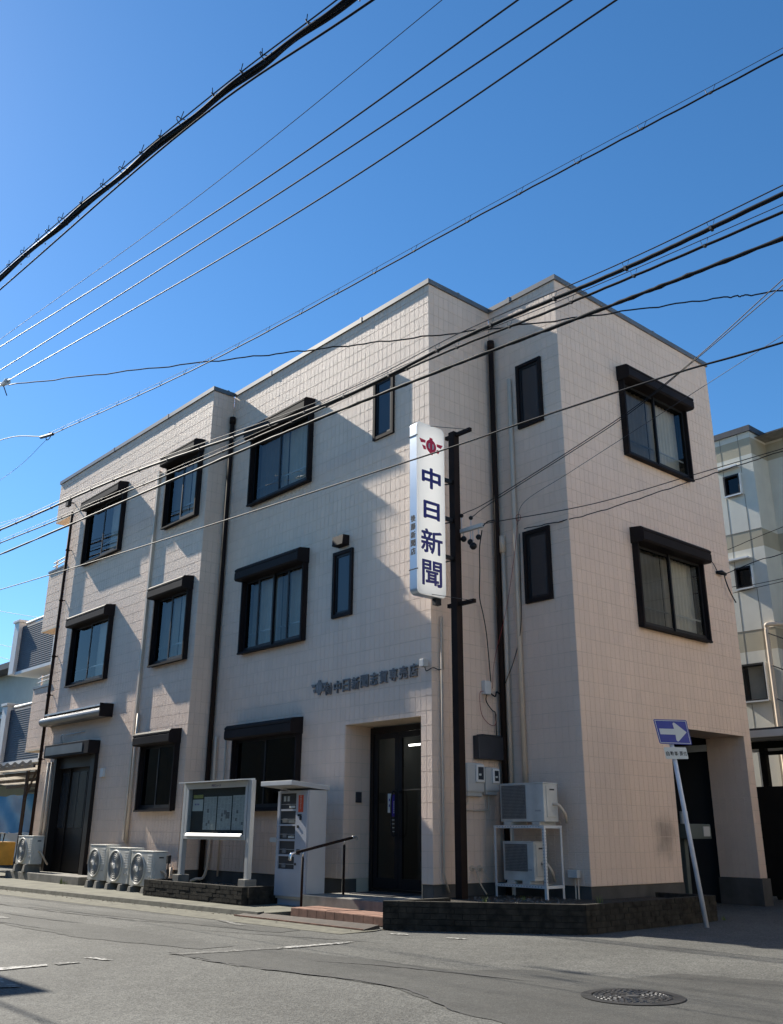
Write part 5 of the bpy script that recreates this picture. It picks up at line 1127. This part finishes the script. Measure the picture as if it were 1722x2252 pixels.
for k, (pts, lb) in enumerate((([(-3, 9, 6.7), (.39, 9, 7.25), (1.74, 9, 7.48), (9, 9, 8.6)], 'highest of three far wires in front of the grey apartment block'), ([(-3, 9, 6.45), (.38, 9, 6.38), (1.57, 9, 6.35), (9, 9, 6.5)], 'middle of three far wires in front of the grey apartment block'), ([(-3, 9, 6.1), (.38, 9, 6.24), (1.57, 9, 6.29), (9, 9, 6.6)], 'lowest of three far wires in front of the grey apartment block'))): wire('far_wire', lb, pts, .007)
for k, (pts, lb) in enumerate((([(-32, 3, 10.4), (-29.13, 3, 9.72), (-24.55, 3, 8.71), (-20, 3, 7.8)], 'highest thin wire beside the navy balcony'), ([(-32, 3, 8.9), (-28.52, 3, 8.22), (-26.75, 3, 7.87), (-22, 3, 7.1)], 'second thin wire beside the navy balcony'), ([(-32, 3, 8.4), (-28.3, 3, 7.68), (-26.65, 3, 7.35), (-22, 3, 6.6)], 'lowest thin wire beside the navy balcony'))): wire('far_wire', lb, pts, .009, 'wire_grey')
# bracket with knob insulators and hanging leads on the recessed wall
BK = thing('insulator_bracket', 'steel bracket with dark knob insulators behind the sign pole', 'bracket', (.5, .25, 5.8))
MB().box(.45, .95, .22, .28, 5.77, 5.83).build('arm', 'grey_plastic', BK)
for (x, y, z, s) in ((.48, .25, 6.07, .035), (.69, .25, 5.98, .035), (.52, .25, 5.66, .05), (.66, .26, 5.58, .05), (.72, .26, 5.50, .06), (.85, .25, 5.62, .045)):
    MB().tube([(x, y, z-s*.9), (x, y, z-s*.3), (x, y, z+s*.3), (x, y, z+s*.9)], [s*.5, s, s, s*.5], 10).build('knob', 'black_sash', BK, smooth=True); MB().tube([(x, y, min(z+s, 5.8)), (x, y, max(z-s, 5.8))], .006, 5).build('pin', 'steel', BK)
MB().tube(smooth_path([(.95, .25, 5.78), (1.0, .32, 5.86), (1.05, .45, 5.9)], 5), .010, 6).build('lead', 'wire_black', BK)
wire('drop_cable', 'black lead hanging from the bracket to the terminal box', [(.92, .26, 5.72), (.80, .32, 5.45), (.30, .85, 5.3), (.12, 1.02, 4.9), (.10, 1.12, 4.6), (.1, 1.19, 4.25), (.08, 1.28, 3.5)], .009)
wire('drop_cable', 'black lead running down beside the beige conduit', [(.62, 1.53, 6.0), (.60, 1.53, 5.3), (.56, 1.53, 4.4), (.40, 1.53, 3.9), (.2, 1.50, 3.5)], .007)
wire('drop_cable', 'thin red lead falling from the loop to the terminal box', [(.58, 1.52, 6.3), (.56, 1.50, 5.9), (.35, 1.45, 4.8), (.12, 1.35, 3.9), (.09, 1.30, 3.4)], .004, 'red_cable')
tag(MB().tube([Vector((.63+.055*math.cos(t), 1.5, 6.28+.06*math.sin(t))) for t in [6.28*k/20 for k in range(20)]], .0045, 5, closed=True).build('cable_loop', 'red_cable'), 'small red loop of cable above the lower slit window', 'cable')
WI = thing('wall_insulator', 'dark wall insulator with loose leads beside the middle side hood', 'insulator', (1.66, 6.2, 5.95)); MB().tube([(1.63, 6.12, 5.95), (1.70, 6.2, 5.95), (1.72, 6.32, 5.93)], [.03, .05, .03], 8).build('body', 'black_sash', WI, smooth=True); MB().tube(smooth_path([(1.66, 6.12, 5.97), (1.66, 6.0, 6.1), (1.65, 5.85, 6.2)], 5), .008, 5).build('lead', 'wire_black', WI); MB().tube(smooth_path([(1.7, 6.3, 5.93), (1.70, 6.33, 5.8), (1.70, 6.45, 5.6), (1.70, 6.62, 5.42)], 5), .012, 6).build('lead', 'wire_black', WI)
wire('telephone_wire', 'thin wire tied to the left roof corner of the bay', [(-14.6, -.62, 9.9), (-18, -1.0, 10.1), (-24, -1.6, 10.7)], .006, 'wire_grey')
EBR = thing('roof_bracket', 'small dark cable bracket at the left end of the bay', 'bracket', (-13.7, -.6, 9.5)); MB().tube([(-13.8, -.56, 9.75), (-13.75, -.75, 9.72)], .02, 6).build('arm', 'iron', EBR); MB().box(-13.84, -13.66, -.78, -.68, 9.6, 9.78).build('clamp', 'iron', EBR, bevel=.01)
lt = MB()
for k in range(420):
    t_ = random.random(); x = random.uniform(-12, .8) if t_ < .6 else random.uniform(.8, 2.9)
    y = kl(x)-abs(random.gauss(0, .10))-.01 if t_ < .6 else -1.66+(x-.8)*.818-abs(random.gauss(0, .09))-.03
    r = random.uniform(.006, .022); a = random.uniform(0, 6.28); z = .014 if t_ < .6 else .005
    lt.poly([(x+r*math.cos(a), y+r*math.sin(a), z), (x+r*.6*math.cos(a+1.8), y+r*.6*math.sin(a+1.8), z+r*.5), (x+r*math.cos(a+3.3), y+r*math.sin(a+3.3), z+.002), (x+r*.5*math.cos(a+4.8), y+r*.5*math.sin(a+4.8), z+r*.2)])
tag(stuff(lt.build('leaf_litter', 'litter')), 'dry leaf bits and grit lying along the kerb and planter foot', 'litter')
